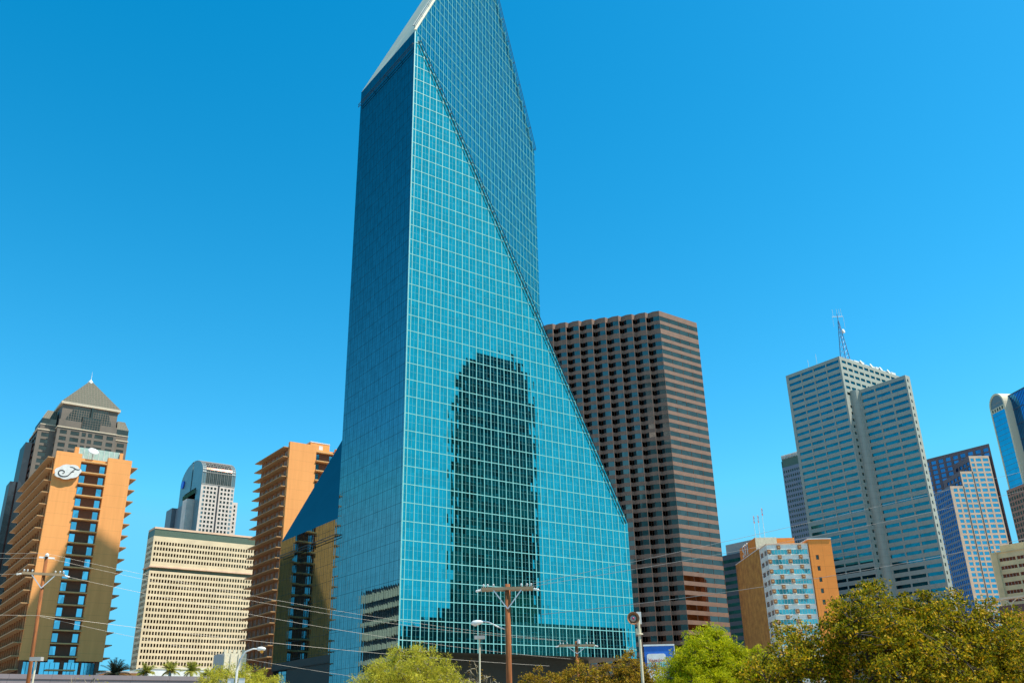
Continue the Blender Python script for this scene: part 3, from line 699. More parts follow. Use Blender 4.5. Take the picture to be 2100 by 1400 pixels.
# ------------------------------------------------------------------ 511 building
RZ = -35.42
t = thing('apartment_block', 'orange panel building with white balcony front and the number 511 on its roof house', 'building', (276.2, 218.3, 0), RZ)
t_wall = MB(); wins = []
zr = 63.1; pit = 3.55
rows = [(61.2 - i * pit - 1.75, 61.2 - i * pit) for i in range(15)]
wc = [(0.45 + 0.0, 7.4), (8.9, 15.0)]
facade(t_wall, wins, (0, 0), (1, 0), (0, -1), 0, zr, wc, rows, 0.3, 15.3, 0)
side = []
facade(t_wall, side, (0, 0), (0, 1), (-1, 0), 0, zr, [(1.0, 4.4), (5.6, 9.6)], rows, 0.2, 10.3, 0)
t_wall.face([(0, 0, zr - .3), (15.3, 0, zr - .3), (15.3, 12, zr - .3), (0, 12, zr - .3)], 0)
for (a, b) in rows: t_wall.box(0.35, 15.1, -0.22, -0.005, a - 0.28, a - 0.06, 0)
t_wall.box(-0.15, 15.4, -0.25, 10.3, zr, zr + 0.3, 1)
t_wall.build('front_wall', [mat('white glazed panel', (0.86, 0.90, 0.84), 0.4, nscale=0.5), M['pinkstone']], t)
M['aqua'] = glass('aqua window glass', (0.4, 0.62, 0.55), 0.05, 0.7)
windows(t, wins, [M['aqua'], M['white']], name='window', limit=30, frame=[0.0, 0.16, 0.33, 0.5, 0.67, 0.84, 1.0])
windows(t, side, [M['granglass'], M['white']], name='window', limit=30, frame=[0.0, 0.25, 0.5, 0.75, 1.0])
n_ = 0
for i, (a, b) in enumerate(rows):
    for k, xx in enumerate((0.55, 8.15)):
        mb = MB(); mb.box(xx - 0.62, xx + 0.62, -0.55, 0.28 if k else -0.005, a + 0.3, a + 1.75, 0); mb.box(xx - 0.3, xx + 0.3, -0.6, -0.552, a + 0.75, a + 1.2, 1)
        mb.build('air_conditioner', [M['ochre'], M['slab']], t)
    for xx in (4.3, 12.1):
        mb = MB(); mb.box(xx - 0.62, xx + 0.62, -0.55, -0.005, b + 0.15, b + 1.5, 0); mb.box(xx - 0.3, xx + 0.3, -0.6, -0.552, b + 0.6, b + 1.0, 1)
        mb.build('air_conditioner', [M['ochre'], M['slab']], t)
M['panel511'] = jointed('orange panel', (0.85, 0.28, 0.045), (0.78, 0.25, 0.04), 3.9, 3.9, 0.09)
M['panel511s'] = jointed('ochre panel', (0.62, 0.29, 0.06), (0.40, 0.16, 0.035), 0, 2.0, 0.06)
mb = MB(); ww = []
facade(mb, ww, (15.5, -0.8), (1, 0), (0, -1), 0, 64.6, [(2.0, 3.1)], [(58.9 - i * 4.0 - 1.7, 58.9 - i * 4.0) for i in range(12)], 0.3, 8.4, 0)
mb.face([(23.9, -.8, 0), (23.9, 14, 0), (23.9, 14, 64.6), (23.9, -.8, 64.6)]); mb.face([(15.5, 14, 0), (15.5, -.8, 0), (15.5, -.8, 64.6), (15.5, 14, 64.6)])
mb.face([(15.5, -.8, 64.4), (23.9, -.8, 64.4), (23.9, 14, 64.4), (15.5, 14, 64.4)])
mb.box(15.1, 24.0, -1.1, 12, 64.6, 64.9, 1)
mb.build('right_wall', [M['panel511'], M['white']], t); windows(t, ww, [M['darkglass']], limit=20)
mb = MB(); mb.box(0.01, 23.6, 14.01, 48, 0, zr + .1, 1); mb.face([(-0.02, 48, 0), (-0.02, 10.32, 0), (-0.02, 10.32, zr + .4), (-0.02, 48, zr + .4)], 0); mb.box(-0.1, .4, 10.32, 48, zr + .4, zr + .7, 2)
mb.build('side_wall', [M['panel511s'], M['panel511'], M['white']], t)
mb = MB(); mb.box(0.3, 8.6, 15, 40, zr, 68.6, 0); mb.box(8.62, 15.5, 15, 38, zr, 68.3, 1); mb.face([(0.27, 40, zr), (0.27, 15, zr), (0.27, 15, 68.7), (0.27, 40, 68.7)], 1); mb.build('roof_house', [M['limestone'], M['panel511']], t)
def text(body, size, mt, parent, loc, rot, ext=0.02, name='lettering', bold=0.0):
    cu = bpy.data.curves.new(name, 'FONT'); cu.body = body; cu.size = size; cu.extrude = ext; cu.offset = bold; cu.align_x = 'CENTER'; cu.align_y = 'CENTER'
    o = bpy.data.objects.new(name, cu); COL.objects.link(o)
    dg = bpy.context.evaluated_depsgraph_get(); me = bpy.data.meshes.new_from_object(o.evaluated_get(dg)); bpy.data.objects.remove(o)
    me.materials.clear(); me.materials.append(mt)
    o = bpy.data.objects.new(name, me); COL.objects.link(o); o.parent = parent; o.location = loc; o.rotation_euler = rot
    return o
text('511', 6.4, M['white'], t, (0.0, 30, 66.2), (R(90), 0, R(-90)), 0.12, bold=0.06)
for i, (xx, hh) in enumerate(((0.9, 9.0), (2.6, 9.2), (4.5, 12.0))):
    th = R(RZ); gx = 276.2 + math.cos(th) * xx - math.sin(th) * 16; gy = 218.3 + math.sin(th) * xx + math.cos(th) * 16
    f = thing('flagpole', ['shortest flagpole, leftmost of three on the orange 511 building', 'middle flagpole of three on the orange 511 building', 'tallest flagpole, rightmost of three on the orange 511 building'][i], 'flagpole', (gx, gy, 68.6), RZ, 'flagpoles on the orange building')
    mb = MB(); mb.tube([(0, 0, 0), (0, 0, hh)], [0.1, 0.06], 6); mb.build('pole', M['white'], f)
    mb = MB(); k = 5
    for j in range(k): mb.face([(-0.04 + .12 * math.sin(j), .03 * math.cos(j * 2), hh - 0.3 - j * .55), (0.35 + 0.1 * math.sin(j * 1.7), .1, hh - 0.5 - j * .55), (0.35 + 0.1 * math.sin(j * 1.7 + 1.7), .1, hh - 1.05 - j * .55), (-0.04 + .12 * math.sin(j + 1), .03 * math.cos(j * 2 + 2), hh - 0.85 - j * .55)], j % 2)
    mb.build('flag', [mat('flag red', (0.5, 0.04, 0.05)), mat('flag blue', (0.05, 0.07, 0.25))], f)

# ------------------------------------------------------------------ stepped tower
t = thing('stepped_tower', 'tower stepping up to the right with tan grid front, beside the grey concrete tower', 'skyscraper', (664.3, 348.2, 0), RZ)
wall = MB(); wins = []; dk = []
def st(x0, x1, y, z1, cols):
    rows = [(z1 - 1.9 - i * 3.9 - 2.5, z1 - 1.9 - i * 3.9) for i in range(40) if z1 - 1.9 - i * 3.9 - 2.5 > 20]
    facade(wall, wins, (x0, y), (1, 0), (0, -1), 10, z1, cols, rows, 0.3, x1 - x0, 0)
st(0, 10.2, 0, 164.0, [(2.2, 5.2), (6.6, 9.6)]); st(10.6, 20.0, 1.0, 175.4, [(1.0, 4.0), (5.0, 8.6)]); st(20.4, 35.8, 2.0, 187.6, [(0.9, 3.4), (4.8, 8.9), (10.2, 14.6)])
wall.face([(10.2, 0, 10), (10.2, 1.2, 10), (10.2, 1.2, 164), (10.2, 0, 164)], 1); wall.box(10.15, 10.65, -0.12, 4, 10, 163.7, 1); wall.box(19.95, 20.45, 0.86, 6, 10, 175.1, 1); wall.box(35.8, 36.5, 2.2, 20, 10, 187.6, 1)
rows = [(162 - i * 3.9 - 2.5, 162 - i * 3.9) for i in range(36)]
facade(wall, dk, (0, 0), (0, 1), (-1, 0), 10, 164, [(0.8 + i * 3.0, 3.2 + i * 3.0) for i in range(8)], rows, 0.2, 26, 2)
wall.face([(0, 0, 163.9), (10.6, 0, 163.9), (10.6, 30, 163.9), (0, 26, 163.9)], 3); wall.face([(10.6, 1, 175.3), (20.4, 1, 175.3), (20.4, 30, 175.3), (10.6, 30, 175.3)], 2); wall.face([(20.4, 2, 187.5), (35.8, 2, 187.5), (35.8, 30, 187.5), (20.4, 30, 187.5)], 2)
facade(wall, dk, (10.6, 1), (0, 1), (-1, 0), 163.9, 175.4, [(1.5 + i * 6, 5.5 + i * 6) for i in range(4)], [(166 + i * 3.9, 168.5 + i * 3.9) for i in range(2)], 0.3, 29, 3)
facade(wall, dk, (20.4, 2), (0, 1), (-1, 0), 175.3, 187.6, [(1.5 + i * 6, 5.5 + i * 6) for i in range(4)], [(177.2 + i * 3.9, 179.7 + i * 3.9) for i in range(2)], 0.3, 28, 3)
# tall dark slab behind, turned to the street grid
a0 = np.array([38.6, 2.4]); dd = np.array([-0.577, 0.817]); dn = np.array([-0.817, -0.577])
facade(wall, dk, a0, dd, dn, 10, 197.3, [(1.5 + i * 6.2, 5.6 + i * 6.2) for i in range(10)], [(194.6 - i * 3.9 - 2.9, 194.6 - i * 3.9) for i in range(40)], 0.3, 64, 3)
b0 = a0 + dd * 64
wall.face([(a0[0], a0[1], 10), (a0[0] + 20, 40, 10), (a0[0] + 20, 40, 197.3), (a0[0], a0[1], 197.3)], 3); wall.face([(b0[0], b0[1], 10), (b0[0], b0[1], 197.3), (a0[0] + 20, 40, 197.3), (a0[0] + 20, 40, 10)], 3)
wall.face([(a0[0], a0[1], 197), (a0[0] + 20, 40, 197), (b0[0], b0[1], 197)], 3)
M['reddark'] = mat('dark red granite', (0.24, 0.11, 0.10), 0.5)
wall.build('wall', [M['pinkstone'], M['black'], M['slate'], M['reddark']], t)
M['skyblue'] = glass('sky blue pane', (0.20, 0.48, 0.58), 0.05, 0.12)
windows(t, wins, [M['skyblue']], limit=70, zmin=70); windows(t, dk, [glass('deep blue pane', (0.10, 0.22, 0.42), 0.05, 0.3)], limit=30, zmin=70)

# ------------------------------------------------------------------ arched top tower at the right edge
t = thing('arched_tower', 'blue glass tower with a rounded stone top bearing faint lettering, at the right edge', 'skyscraper', (552.1, 245.0, 0.4), -28.42)
t.scale = (0.8, 0.8, 0.8)
ya, yb, zs = 0.0, 17.6, 223.2; ry = (yb - ya) / 2
prof = [(ya, 20)] + [(ya + ry - ry * math.cos(math.pi * i / 20), zs + 9.8 * math.sin(math.pi * i / 20)) for i in range(21)] + [(yb, 20)]
mb = MB(); Lx = 30
for i in range(len(prof) - 1):
    (a, za), (b, zb) = prof[i], prof[i + 1]; mb.face([(0, a, za), (Lx, a, za), (Lx, b, zb), (0, b, zb)], 0)
# stone rim and sign field on the end face
def ringpts(k, x): return [(x, ya + ry + (p[0] - ya - ry) * k, zs + (p[1] - zs) * k if p[1] > zs else p[1]) for p in prof]
o_, i_ = ringpts(1, 0), ringpts(0.86, 0)
for i in range(len(prof) - 1): mb.face([o_[i], i_[i], i_[i + 1], o_[i + 1]], 0)
for i in range(len(prof) - 1): a, b = i_[i], i_[i + 1]; mb.face([a, (0.5, *a[1:]), (0.5, *b[1:]), b], 0)
mb.box(-0.02, 0.48, 1.3, 16.3, 218.8, 222.2, 0)
mb.face([(Lx, p[0], p[1]) for p in prof], 0)
mb.build('stone_frame', [M['limestone']], t)
mb = MB(); mb.face([(0.5, p[1], p[2]) for p in i_ if p[2] > zs - 0.1] + [(0.5, i_[-2][1], 222.21), (0.5, i_[1][1], 222.21)]); mb.build('sign_field', mat('slate sign field', (0.16, 0.22, 0.25), 0.5), t)
mb = MB(); mb.box(0.2, 0.45, 1.3, 16.3, 20, 218.79, 0)
for i in range(48): mb.box(0.12, 0.198, 1.3, 16.3, 216 - i * 3.9, 216.2 - i * 3.9, 1)
mb.build('curtain_wall', [glass('blue curtain glass', (0.05, 0.38, 0.55), 0.04, 0.1), M['teal_dark']], t)
for i in range(5):
    mb = MB(); yy = 2.3 + i * 2.9; mb.box(-0.06, -0.025, yy, yy + 1.5, 219.3, 221.6); mb.build('window', M['darkglass'], t)
text('COMERICA', 1.9, M['greyshade'], t, (0.42, ya + ry, 225.4), (R(90), 0, R(-90)), 0.05)
# beside it the darker tiled lower side and the blue block nearer the viewer
mb = MB(); ww = []
facade(mb, ww, (6, -22), (0, 1), (-1, 0), 20, 229.5, [(0.4 + i * 1.7, 1.75 + i * 1.7) for i in range(14)], [(228.6 - i * 11.7 - 11.0, 228.6 - i * 11.7) for i in range(17)], 0.2, 24, 0)
mb.face([(6, -22, 20), (30, -22, 20), (30, -22, 229.5), (6, -22, 229.5)]); mb.face([(6, -22, 229.4), (30, -22, 229.4), (30, 2, 229.4), (6, 2, 229.4)])
mb.build('front_block', [mat('dark blue frame', (0.03, 0.07, 0.14), 0.4)], t); windows(t, ww, [glass('cobalt glass', (0.05, 0.30, 0.62), 0.04, 0.2)], limit=60, zmin=100)
mb = MB(); ww = []
facade(mb, ww, (-0.6, -4), (0, 1), (-1, 0), 20, 160, [(0.9 + i * 2.9, 2.9 + i * 2.9) for i in range(8)], [(158 - i * 4 - 2.6, 158 - i * 4) for i in range(30)], 0.15, 24, 0)
mb.box(-0.4, 6, -3.9, 19.9, 20, 159.9, 0); mb.build('lower_block', [mat('rose brown stone', (0.36, 0.20, 0.16), 0.7)], t); windows(t, ww, [M['darkglass']], limit=40, zmin=90)

# ------------------------------------------------------------------ beige office at lower right
t = thing('beige_office', 'beige office block with ribbon windows at lower right above the trees', 'office building', (481, 180, 0))
wall = MB(); wins = []
facade(wall, wins, (0, 0), (0, 1), (-1, 0), 0, 80.4, [(1.6 + i * 8.95, 9.9 + i * 8.95) for i in range(6)], [(77.6 - i * 4.0 - 1.7, 77.6 - i * 4.0) for i in range(18)], 0.35, 55.2, 0)
wall.box(-0.8, 3, 55.2, 58.2, 0, 80.3, 0); wall.face([(0, 0, 0), (40, 0, 0), (40, 0, 80.4), (0, 0, 80.4)][::-1]); wall.face([(40, 58, 0), (0, 58, 0), (0, 58, 80.4), (40, 58, 80.4)])
wall.face([(0, 0, 80.2), (40, 0, 80.2), (40, 58, 80.2), (0, 58, 80.2)])
wall.box(2, 30, 20, 54, 80.4, 84.2, 0); wall.box(-0.5, 0.3, 0, 58.4, 80.4, 80.9, 0)
wall.build('wall', [mat('brightened beige render', (0.80, 0.63, 0.35), 0.8, nscale=0.15)], t)  # beige raised to stand in for reflected light on the unlit side
windows(t, wins, [M['granglass'], M['white']], limit=60, frame=[0, 0.2, 0.4, 0.6, 0.8, 1.0])
t = thing('arcade_building', 'low orange building with a white arched canopy beneath the beige office', 'building', (440, 160, 0))
mb = MB(); mb.box(0, 30, 0, 60, 0, 50, 0); mb.box(-0.1, -0.01, 0, 60, 42.5, 46.5, 1)
mb.box(-3, 0, -1, 61, 52.5, 53.3, 2)
mb.build('wall', [mat('purple brown wall', (0.14, 0.09, 0.10), 0.7), mat('orange fascia', (0.85, 0.35, 0.06), 0.6), M['limestone']], t)
for i in range(8):
    mb = MB(); y = i * 7.5
    mb.tube([(-2.5, y + 7.5 * k / 8, 50 + 2.4 * math.sin(math.pi * k / 8)) for k in range(9)], 0.25, 5); mb.tube([(-2.5, y, 46), (-2.5, y, 50.2)], 0.2, 5); mb.build('arch', M['limestone'], t)

# ------------------------------------------------------------------ low things at lower left
t = thing('gothic_building', 'small cream stone building with arched window and pinnacles in front of the beige block', 'building', (61.2, 175.4, 0))
t.scale = (0.62, 0.62, 0.66)
mb = MB(); mb.box(0, 7, 0, 9, 0, 24.6, 0); mb.face([(-0.01, 9, 0), (-0.01, 0, 0), (-0.01, 0, 24.6), (-0.01, 9, 24.6)], 1)
for xx in (0.0, 1.4, 2.8, 4.2, 5.6): mb.box(xx, xx + 0.8, -0.02, 0.6, 24.6, 25.6, 0)
for xx in (0.1, 2.0, 4.4, 6.3): mb.box(xx, xx + 0.5, -0.35, -0.005, 5, 24.4, 0)
mb.box(0.65, 4.35, -0.2, -0.006, 19.0, 19.4, 0)
mb.build('wall', [M['limestone'], M['greyshade']], t)
mb = MB(); K = 10; pp = [(2.6, 14.0), (4.3, 14.0), (4.3, 16.6)] + [(3.45 + 0.85 * math.cos(math.pi * i / K), 16.6 + 1.2 * math.sin(math.pi * i / K)) for i in range(1, K)] + [(2.6, 16.6)]
mb.face([(p[0], -0.03, p[1]) for p in pp]); mb.build('arched_window', M['darkglass'], t)
t = thing('white_hall', 'long low white building behind the palms', 'building', (41.3, 152.5, 0))
mb = MB(); mb.box(0, 10.2, 0, 10, 0, 11.75, 0); mb.box(-.1, 10.3, -.1, 10.1, 11.75, 12.0, 1); mb.build('wall', [M['white'], M['limestone']], t)
mb = MB()
for i in range(3): mb.box(8.4 + i * .55, 8.8 + i * .55, -0.06, -0.01, 10.2, 11.1, 0)
mb.build('window', M['darkglass'], t)
t = thing('low_shed', 'low grey and orange roofed shed beside the dark palm', 'building', (36.5, 156, 0))
mb = MB(); mb.box(0, 5.2, 0, 6, 0, 11.3, 0); mb.box(-.2, 5.4, -.2, 6.2, 11.3, 11.6, 1); mb.build('wall', [M['orange'], M['greyshade']], t)
t = thing('retaining_wall', 'long dull purple grey concrete wall along the lower left edge', 'wall', (-60, 108.9, 0))
mb = MB(); mb.box(0, 96.5, 0, 0.5, 0, 7.8, 0); mb.box(-.1, 96.6, -.1, .6, 7.8, 8.25, 0); mb.build('wall_face', jointed('purple grey concrete', (0.23, 0.19, 0.20), (0.19, 0.16, 0.17), 4.0, 9, 0.06), t)

# ------------------------------------------------------------------ buildings behind the viewer, mirrored in the glass
def back_block(name, label, cat, loc, polys, m, rz=0):
    t = thing(name, label, cat, loc, rz)
    mb = MB()
    for (poly, z0, z1) in polys: mb.prism(poly, z0, z1)
    mb.build('wall', m, t); return t
def octo(x0, x1, y0, y1, c): return [(x0 + c, y0), (x1 - c, y0), (x1, y0 + c), (x1, y1 - c), (x1 - c, y1), (x0 + c, y1), (x0, y1 - c), (x0, y0 + c)]
M['reftower'] = glass('smoky green glass', (0.30, 0.22, 0.17), 0.1, 0.75, 3.2, 3.9, (1, 0.6), amp=0.002, tilt=0.002)
back_block('dark_tower', 'dark rounded tower seen mirrored in the front of the glass skyscraper', 'skyscraper', (271, -134, 0),
           [(octo(0, 46, 0, 36, 9), 0, 180), (octo(3, 42, 1, 35, 8), 180, 200), (octo(6, 38, 3, 33, 8), 200, 205), (octo(14, 30, 8, 28, 6), 205, 208)], M['reftower'])
back_block('green_block', 'low olive block mirrored at the foot of the glass skyscraper', 'building', (228, -60, 0), [([(0, 0), (28, 0), (28, 30), (0, 30)], 0, 56)], mat('olive wall', (0.16, 0.20, 0.12)))
gr = back_block('grey_block', 'low grey block mirrored at the foot of the glass skyscraper', 'building', (232, -45, 0), [([(0, 0), (44, 0), (44, 26), (0, 26)], 0, 44)], mat('grey green wall', (0.26, 0.29, 0.27)))
back_block('red_block', 'dark red block mirrored at the right foot of the glass skyscraper', 'building', (277, -44, 0), [([(0, 0), (20, 0), (20, 26), (0, 26)], 0, 43.5)], mat('dark red wall', (0.12, 0.03, 0.04)))
back_block('dark_block', 'long dark sloping roof mirrored at the left foot of the glass skyscraper', 'building', (175, -46, 0), [([(0, 0), (20, 0), (20, 22), (0, 22)], 0, 37), ([(20.1, 0), (38, 0), (38, 22), (20.1, 22)], 0, 43), ([(38.1, 0), (56, 0), (56, 22), (38.1, 22)], 0, 52)], mat('dark roof wall', (0.05, 0.055, 0.05)))
bb = thing('banded_block', 'beige banded block mirrored in the left side of the glass skyscraper', 'building', (-95, 409, 0))
mb = MB(); mb.box(0, 33, 0, 44, 0, 72, 0)
for i in range(10): mb.box(33, 33.8, -.2, 44.2, 66 - i * 6.4, 69 - i * 6.4, 1)
mb.build('wall', [M['black'], M['limestone']], bb)

# ------------------------------------------------------------------ trees
def tree(name, label, loc, lobes, nclus, nleaf, leaf, cl_r, lm, bm, trunk_r=0.3, cat='tree', group=None, twig=True, seed=1, zlow=0.2, asp=0.5, up=0.0):
    r = np.random.default_rng(seed)
    t = thing(name, label, cat, loc, group=group)
    L = np.array(lobes, float)   # x y z rx ry rz
    vol = (L[:, 3] * L[:, 4] * L[:, 5]); pick = r.choice(len(L), nclus, p=vol / vol.sum())
    d = r.normal(size=(nclus, 3)); d /= np.linalg.norm(d, axis=1)[:, None]
    rad = r.random(nclus) ** 0.42
    cen = L[pick, :3] + d * rad[:, None] * L[pick, 3:]
    cen = cen[cen[:, 2] > zlow]; nclus = len(cen)
    # branches
    mb = MB(); base = np.array([0, 0, 0.0]); fork = np.array([0, 0, max(0.9, L[:, 2].mean() * 0.45)])
    mb.tube([base, base + (0.05, 0, fork[2] * .5), fork], [trunk_r * 1.25, trunk_r, trunk_r * 0.9], 10)
    hubs = []
    for l in L:
        e = l[:3] - (0, 0, l[5] * 0.2); mid = (fork + e) / 2 + r.normal(size=3) * 0.25
        mb.tube([fork, mid, e], [trunk_r * 0.6, trunk_r * 0.4, trunk_r * 0.2], 7)
        for q in (mid, (mid + e) / 2, e): hubs.append(q)
    hubs = np.array(hubs)
    second = []
    for c in cen[:: max(1, nclus // 70)]:
        k = np.argmin(((hubs - c) ** 2).sum(1)); h = hubs[k]; m1 = h * 0.5 + c * 0.5 + r.normal(size=3) * 0.2 - (0, 0, 0.1)
        mb.tube([h, m1, c], [trunk_r * 0.2, trunk_r * 0.12, 0.015], 5, cap=False); second += [m1, c]
    second = np.array(second)
    if twig:
        for c in cen:
            k = np.argmin(((second - c) ** 2).sum(1)); h = second[k]
            if np.linalg.norm(h - c) < 0.05: continue
            mb.tube([h, (h + c) / 2 + r.normal(size=3) * 0.08, c], [0.03, 0.02, 0.008], 3, cap=False)
    mb.build('trunk', bm, t, True)
    # leaves
    tot = nclus * nleaf
    cc = np.repeat(cen, nleaf, 0); cr_ = np.repeat(cl_r * (0.6 + 0.7 * r.random(nclus)), nleaf)
    dd = r.normal(size=(tot, 3)); dd /= np.linalg.norm(dd, axis=1)[:, None]
    p = cc + dd * (r.random(tot) ** 0.45 * cr_)[:, None] * (1, 1, 0.8)
    a = r.normal(size=(tot, 3)); a[:, 2] = a[:, 2] * (1 - up) + up * 1.5 ; a /= np.linalg.norm(a, axis=1)[:, None]
    b = np.cross(a, r.normal(size=(tot, 3))); b /= np.linalg.norm(b, axis=1)[:, None]
    s = leaf * (0.6 + 0.8 * r.random(tot))[:, None]
    a = a * s; b = b * s * asp
    v = np.stack([p - a, p + b, p + a, p - b], 1).reshape(-1, 3)
    me = bpy.data.meshes.new('crown'); me.vertices.add(tot * 4); me.vertices.foreach_set('co', v.ravel())
    me.loops.add(tot * 4); me.loops.foreach_set('vertex_index', np.arange(tot * 4)); me.polygons.add(tot)
    me.polygons.foreach_set('loop_start', np.arange(0, tot * 4, 4)); me.polygons.foreach_set('loop_total', np.full(tot, 4))
    me.update(); me.validate(); me.materials.append(lm)
    o = bpy.data.objects.new('crown', me); COL.objects.link(o); o.parent = t
    return t
LM = {}
LM['oak'] = leafmat('oak leaves', [(0.04, 0.05, 0.003), (0.15, 0.15, 0.004), (0.42, 0.34, 0.008), (0.60, 0.31, 0.012)])
LM['lime'] = leafmat('lime leaves', [(0.26, 0.28, 0.003), (0.42, 0.44, 0.005), (0.60, 0.56, 0.01)], 0.45)
LM['yellow'] = leafmat('yellow spring leaves', [(0.30, 0.26, 0.03), (0.50, 0.46, 0.03), (0.66, 0.60, 0.08)], 0.4)
LM['rust'] = leafmat('rust leaves', [(0.07, 0.06, 0.008), (0.26, 0.16, 0.01), (0.46, 0.24, 0.02), (0.46, 0.36, 0.02)])
LM['palm'] = leafmat('palm fronds', [(0.16, 0.18, 0.02), (0.50, 0.46, 0.08)], 0.3)
LM['palmdark'] = leafmat('dark palm fronds', [(0.02, 0.025, 0.015), (0.05, 0.06, 0.03)], 0.1)
RU = np.array([0.8045, -0.5937]); FW = np.array([0.5937, 0.8045])
def lob(items):
    """lobes given as (right, ahead, up, r_right, r_ahead, r_up) relative to the trunk; returned in world axes"""
    out = []
    for (a, b, z, ra, rb, rz) in items:
        p = RU * a + FW * b; out.append((p[0], p[1], z, ra, rb, rz))
    return out
tree('oak_tree', 'large dark olive live oak at lower right, biggest tree', (31.8, 20.4, 0),
     lob([(0.1, 0, 4.6, 2.6, 2.4, 2.25), (-2.6, 0.4, 4.1, 1.7, 1.8, 1.6), (2.6, 0, 4.5, 2.3, 2.2, 1.9), (-3.5, 0, 3.5, 1.9, 1.6, 1.6), (-4.4, 0.3, 2.9, 1.3, 1.3, 1.3), (4.6, 0.5, 4.1, 1.9, 1.8, 1.7), (1.0, -1.6, 3.6, 3.2, 1.8, 1.8), (6.4, 0.6, 3.5, 1.6, 1.5, 1.6), (4.8, -1.0, 3.0, 2.2, 1.4, 1.5), (-1.2, -0.8, 5.2, 1.2, 1.2, 1.2), (1.9, 0, 5.6, 1.1, 1.1, 1.0)]),
     1150, 84, 0.060, 0.40, LM['oak'], M['bark'], 0.32, seed=3, zlow=1.6)
tree('lime_green_tree', 'bright lime green tree left of the large dark oak', (37.5, 34.2, 0),
     lob([(0, 0, 4.6, 2.1, 2.0, 2.2), (-1.6, 0, 3.8, 1.4, 1.4, 1.7), (1.8, 0, 4.0, 1.7, 1.5, 1.8), (0.2, -1.2, 3.6, 2.4, 1.3, 1.7), (0.4, 0, 5.6, 1.0, 1, 1.1)]),
     760, 100, 0.085, 0.42, LM['lime'], M['bark'], 0.2, seed=5, zlow=1.5, asp=0.22, up=0.4)
tree('yellow_tree', 'pale yellow green domed tree before the glass skyscraper', (30.0, 51.8, 0),
     lob([(0, 0, 4.55, 3.2, 2.6, 2.5), (-2.3, 0, 3.7, 2.0, 1.8, 1.8), (2.1, 0, 3.7, 1.9, 1.8, 1.7), (0.0, -1.2, 3.4, 3.2, 1.6, 2.0)]),
     760, 95, 0.10, 0.5, LM['yellow'], M['barkpale'], 0.2, seed=6, zlow=1.5, asp=0.16, up=0.1)
tree('rust_tree', 'rust brown leafed tree under the small utility pole', (39.6, 46.2, 0),
     lob([(0, 0, 4.1, 2.2, 2.2, 1.8), (-2.7, 0, 3.9, 2.0, 1.8, 1.6), (2.4, 0, 4.5, 1.5, 1.6, 1.8), (3.6, 0, 4.2, 1.2, 1.2, 1.9), (0, -1, 3.4, 4.0, 1.4, 1.6), (2.7, 0, 5.6, 0.7, 0.7, 0.9)]),
     640, 82, 0.075, 0.42, LM['rust'], M['bark'], 0.2, seed=8, zlow=1.5, asp=0.4)
tree('rust_tree', 'small orange leafed tree in front of the blue billboard', (42.4, 38.6, 0),
     lob([(0, 0, 3.5, 1.3, 1.3, 1.5), (1.2, 0, 3.2, 1.1, 1.1, 1.3), (-0.9, 0, 3.6, .9, .9, 1.3)]),
     200, 70, 0.07, 0.38, LM['rust'], M['bark'], 0.12, seed=9, zlow=1.2, asp=0.4)
tree('yellow_tree', 'low yellow tree around the curved street lamp at left', (28.4, 78.0, 0),
     lob([(0, 0, 5.6, 3.2, 2.5, 1.9), (2.6, 0, 5.1, 2.2, 2, 1.6), (-2.2, 0, 4.8, 1.8, 1.8, 1.4), (4.2, 0, 4.4, 1.4, 1.4, 1.5)]),
     380, 70, 0.13, 0.55, LM['yellow'], M['barkpale'], 0.15, seed=12, zlow=1.5, asp=0.18)
tree('bare_tree', 'thin bare brown tree beside the brown utility pole', (34.3, 51.6, 0),
     lob([(0, 0, 4.3, 0.9, 0.9, 1.9), (0.9, 0, 3.9, 1.0, 1.0, 1.5)]), 260, 2, 0.06, 0.3, LM['rust'], M['barkpale'], 0.1, seed=14, zlow=1.2)
tree('bare_tree', 'bare grey branched shrub at lower left under the hotel', (9.6, 44.5, 0),
     lob([(0, 0, 3.0, 1.3, 1.2, 1.75), (1.1, 0, 2.8, 0.9, 0.9, 1.4), (-.9, 0, 2.7, .8, .8, 1.3)]), 320, 1, 0.05, 0.3, LM['yellow'], M['barkpale'], 0.08, seed=15, zlow=1.0)
def palm(label, x, y, h, lm, cr=1.9, seed=0, nf=26):
    r = random.Random(seed)
    t = thing('palm_tree', label, 'palm tree', (x, y, 0), group='palm trees')
    mb = MB(); mb.tube([(0, 0, 0), (0.1, 0, h * .5), (0, 0, h)], [0.28, 0.2, 0.17], 8); mb.build('trunk', M['greyshade'], t, True)
    mb = MB()
    for i in range(nf):
        a = 2 * math.pi * i / nf + r.random() * .3; el = r.uniform(-0.5, 1.3); ln = cr * r.uniform(.8, 1.1)
        prev = np.array([0, 0, h]); d = np.array([math.cos(a) * math.cos(el), math.sin(a) * math.cos(el), math.sin(el)])
        for k in range(5):
            nx = prev + d * ln / 5; d = d + (0, 0, -0.16); d /= np.linalg.norm(d)
            mb.bar(prev, nx, 0.05, 0.03, (0, 0, 1)); sd = np.cross(d, (0, 0, 1)); sd /= np.linalg.norm(sd) + 1e-6
            for sgn in (-1, 1):
                for j in range(3):
                    p = prev + (nx - prev) * j / 3; tip = p + sd * sgn * 0.42 * (1.1 - k * 0.13) + d * 0.3 - (0, 0, 0.12)
                    mb.face([p, p + d * 0.09, tip])
            prev = nx
    mb.build('fronds', lm, t)
palm('leftmost light palm in the row before the white building', 31.9, 117.7, 9.1, LM['palm'], 1.25, seed=1)
palm('middle light palm in the row before the white building', 34.5, 117.0, 9.3, LM['palm'], 1.25, seed=2)
palm('third light palm, right of the middle one, before the white building', 36.8, 116.3, 9.3, LM['palm'], 1.25, seed=3)
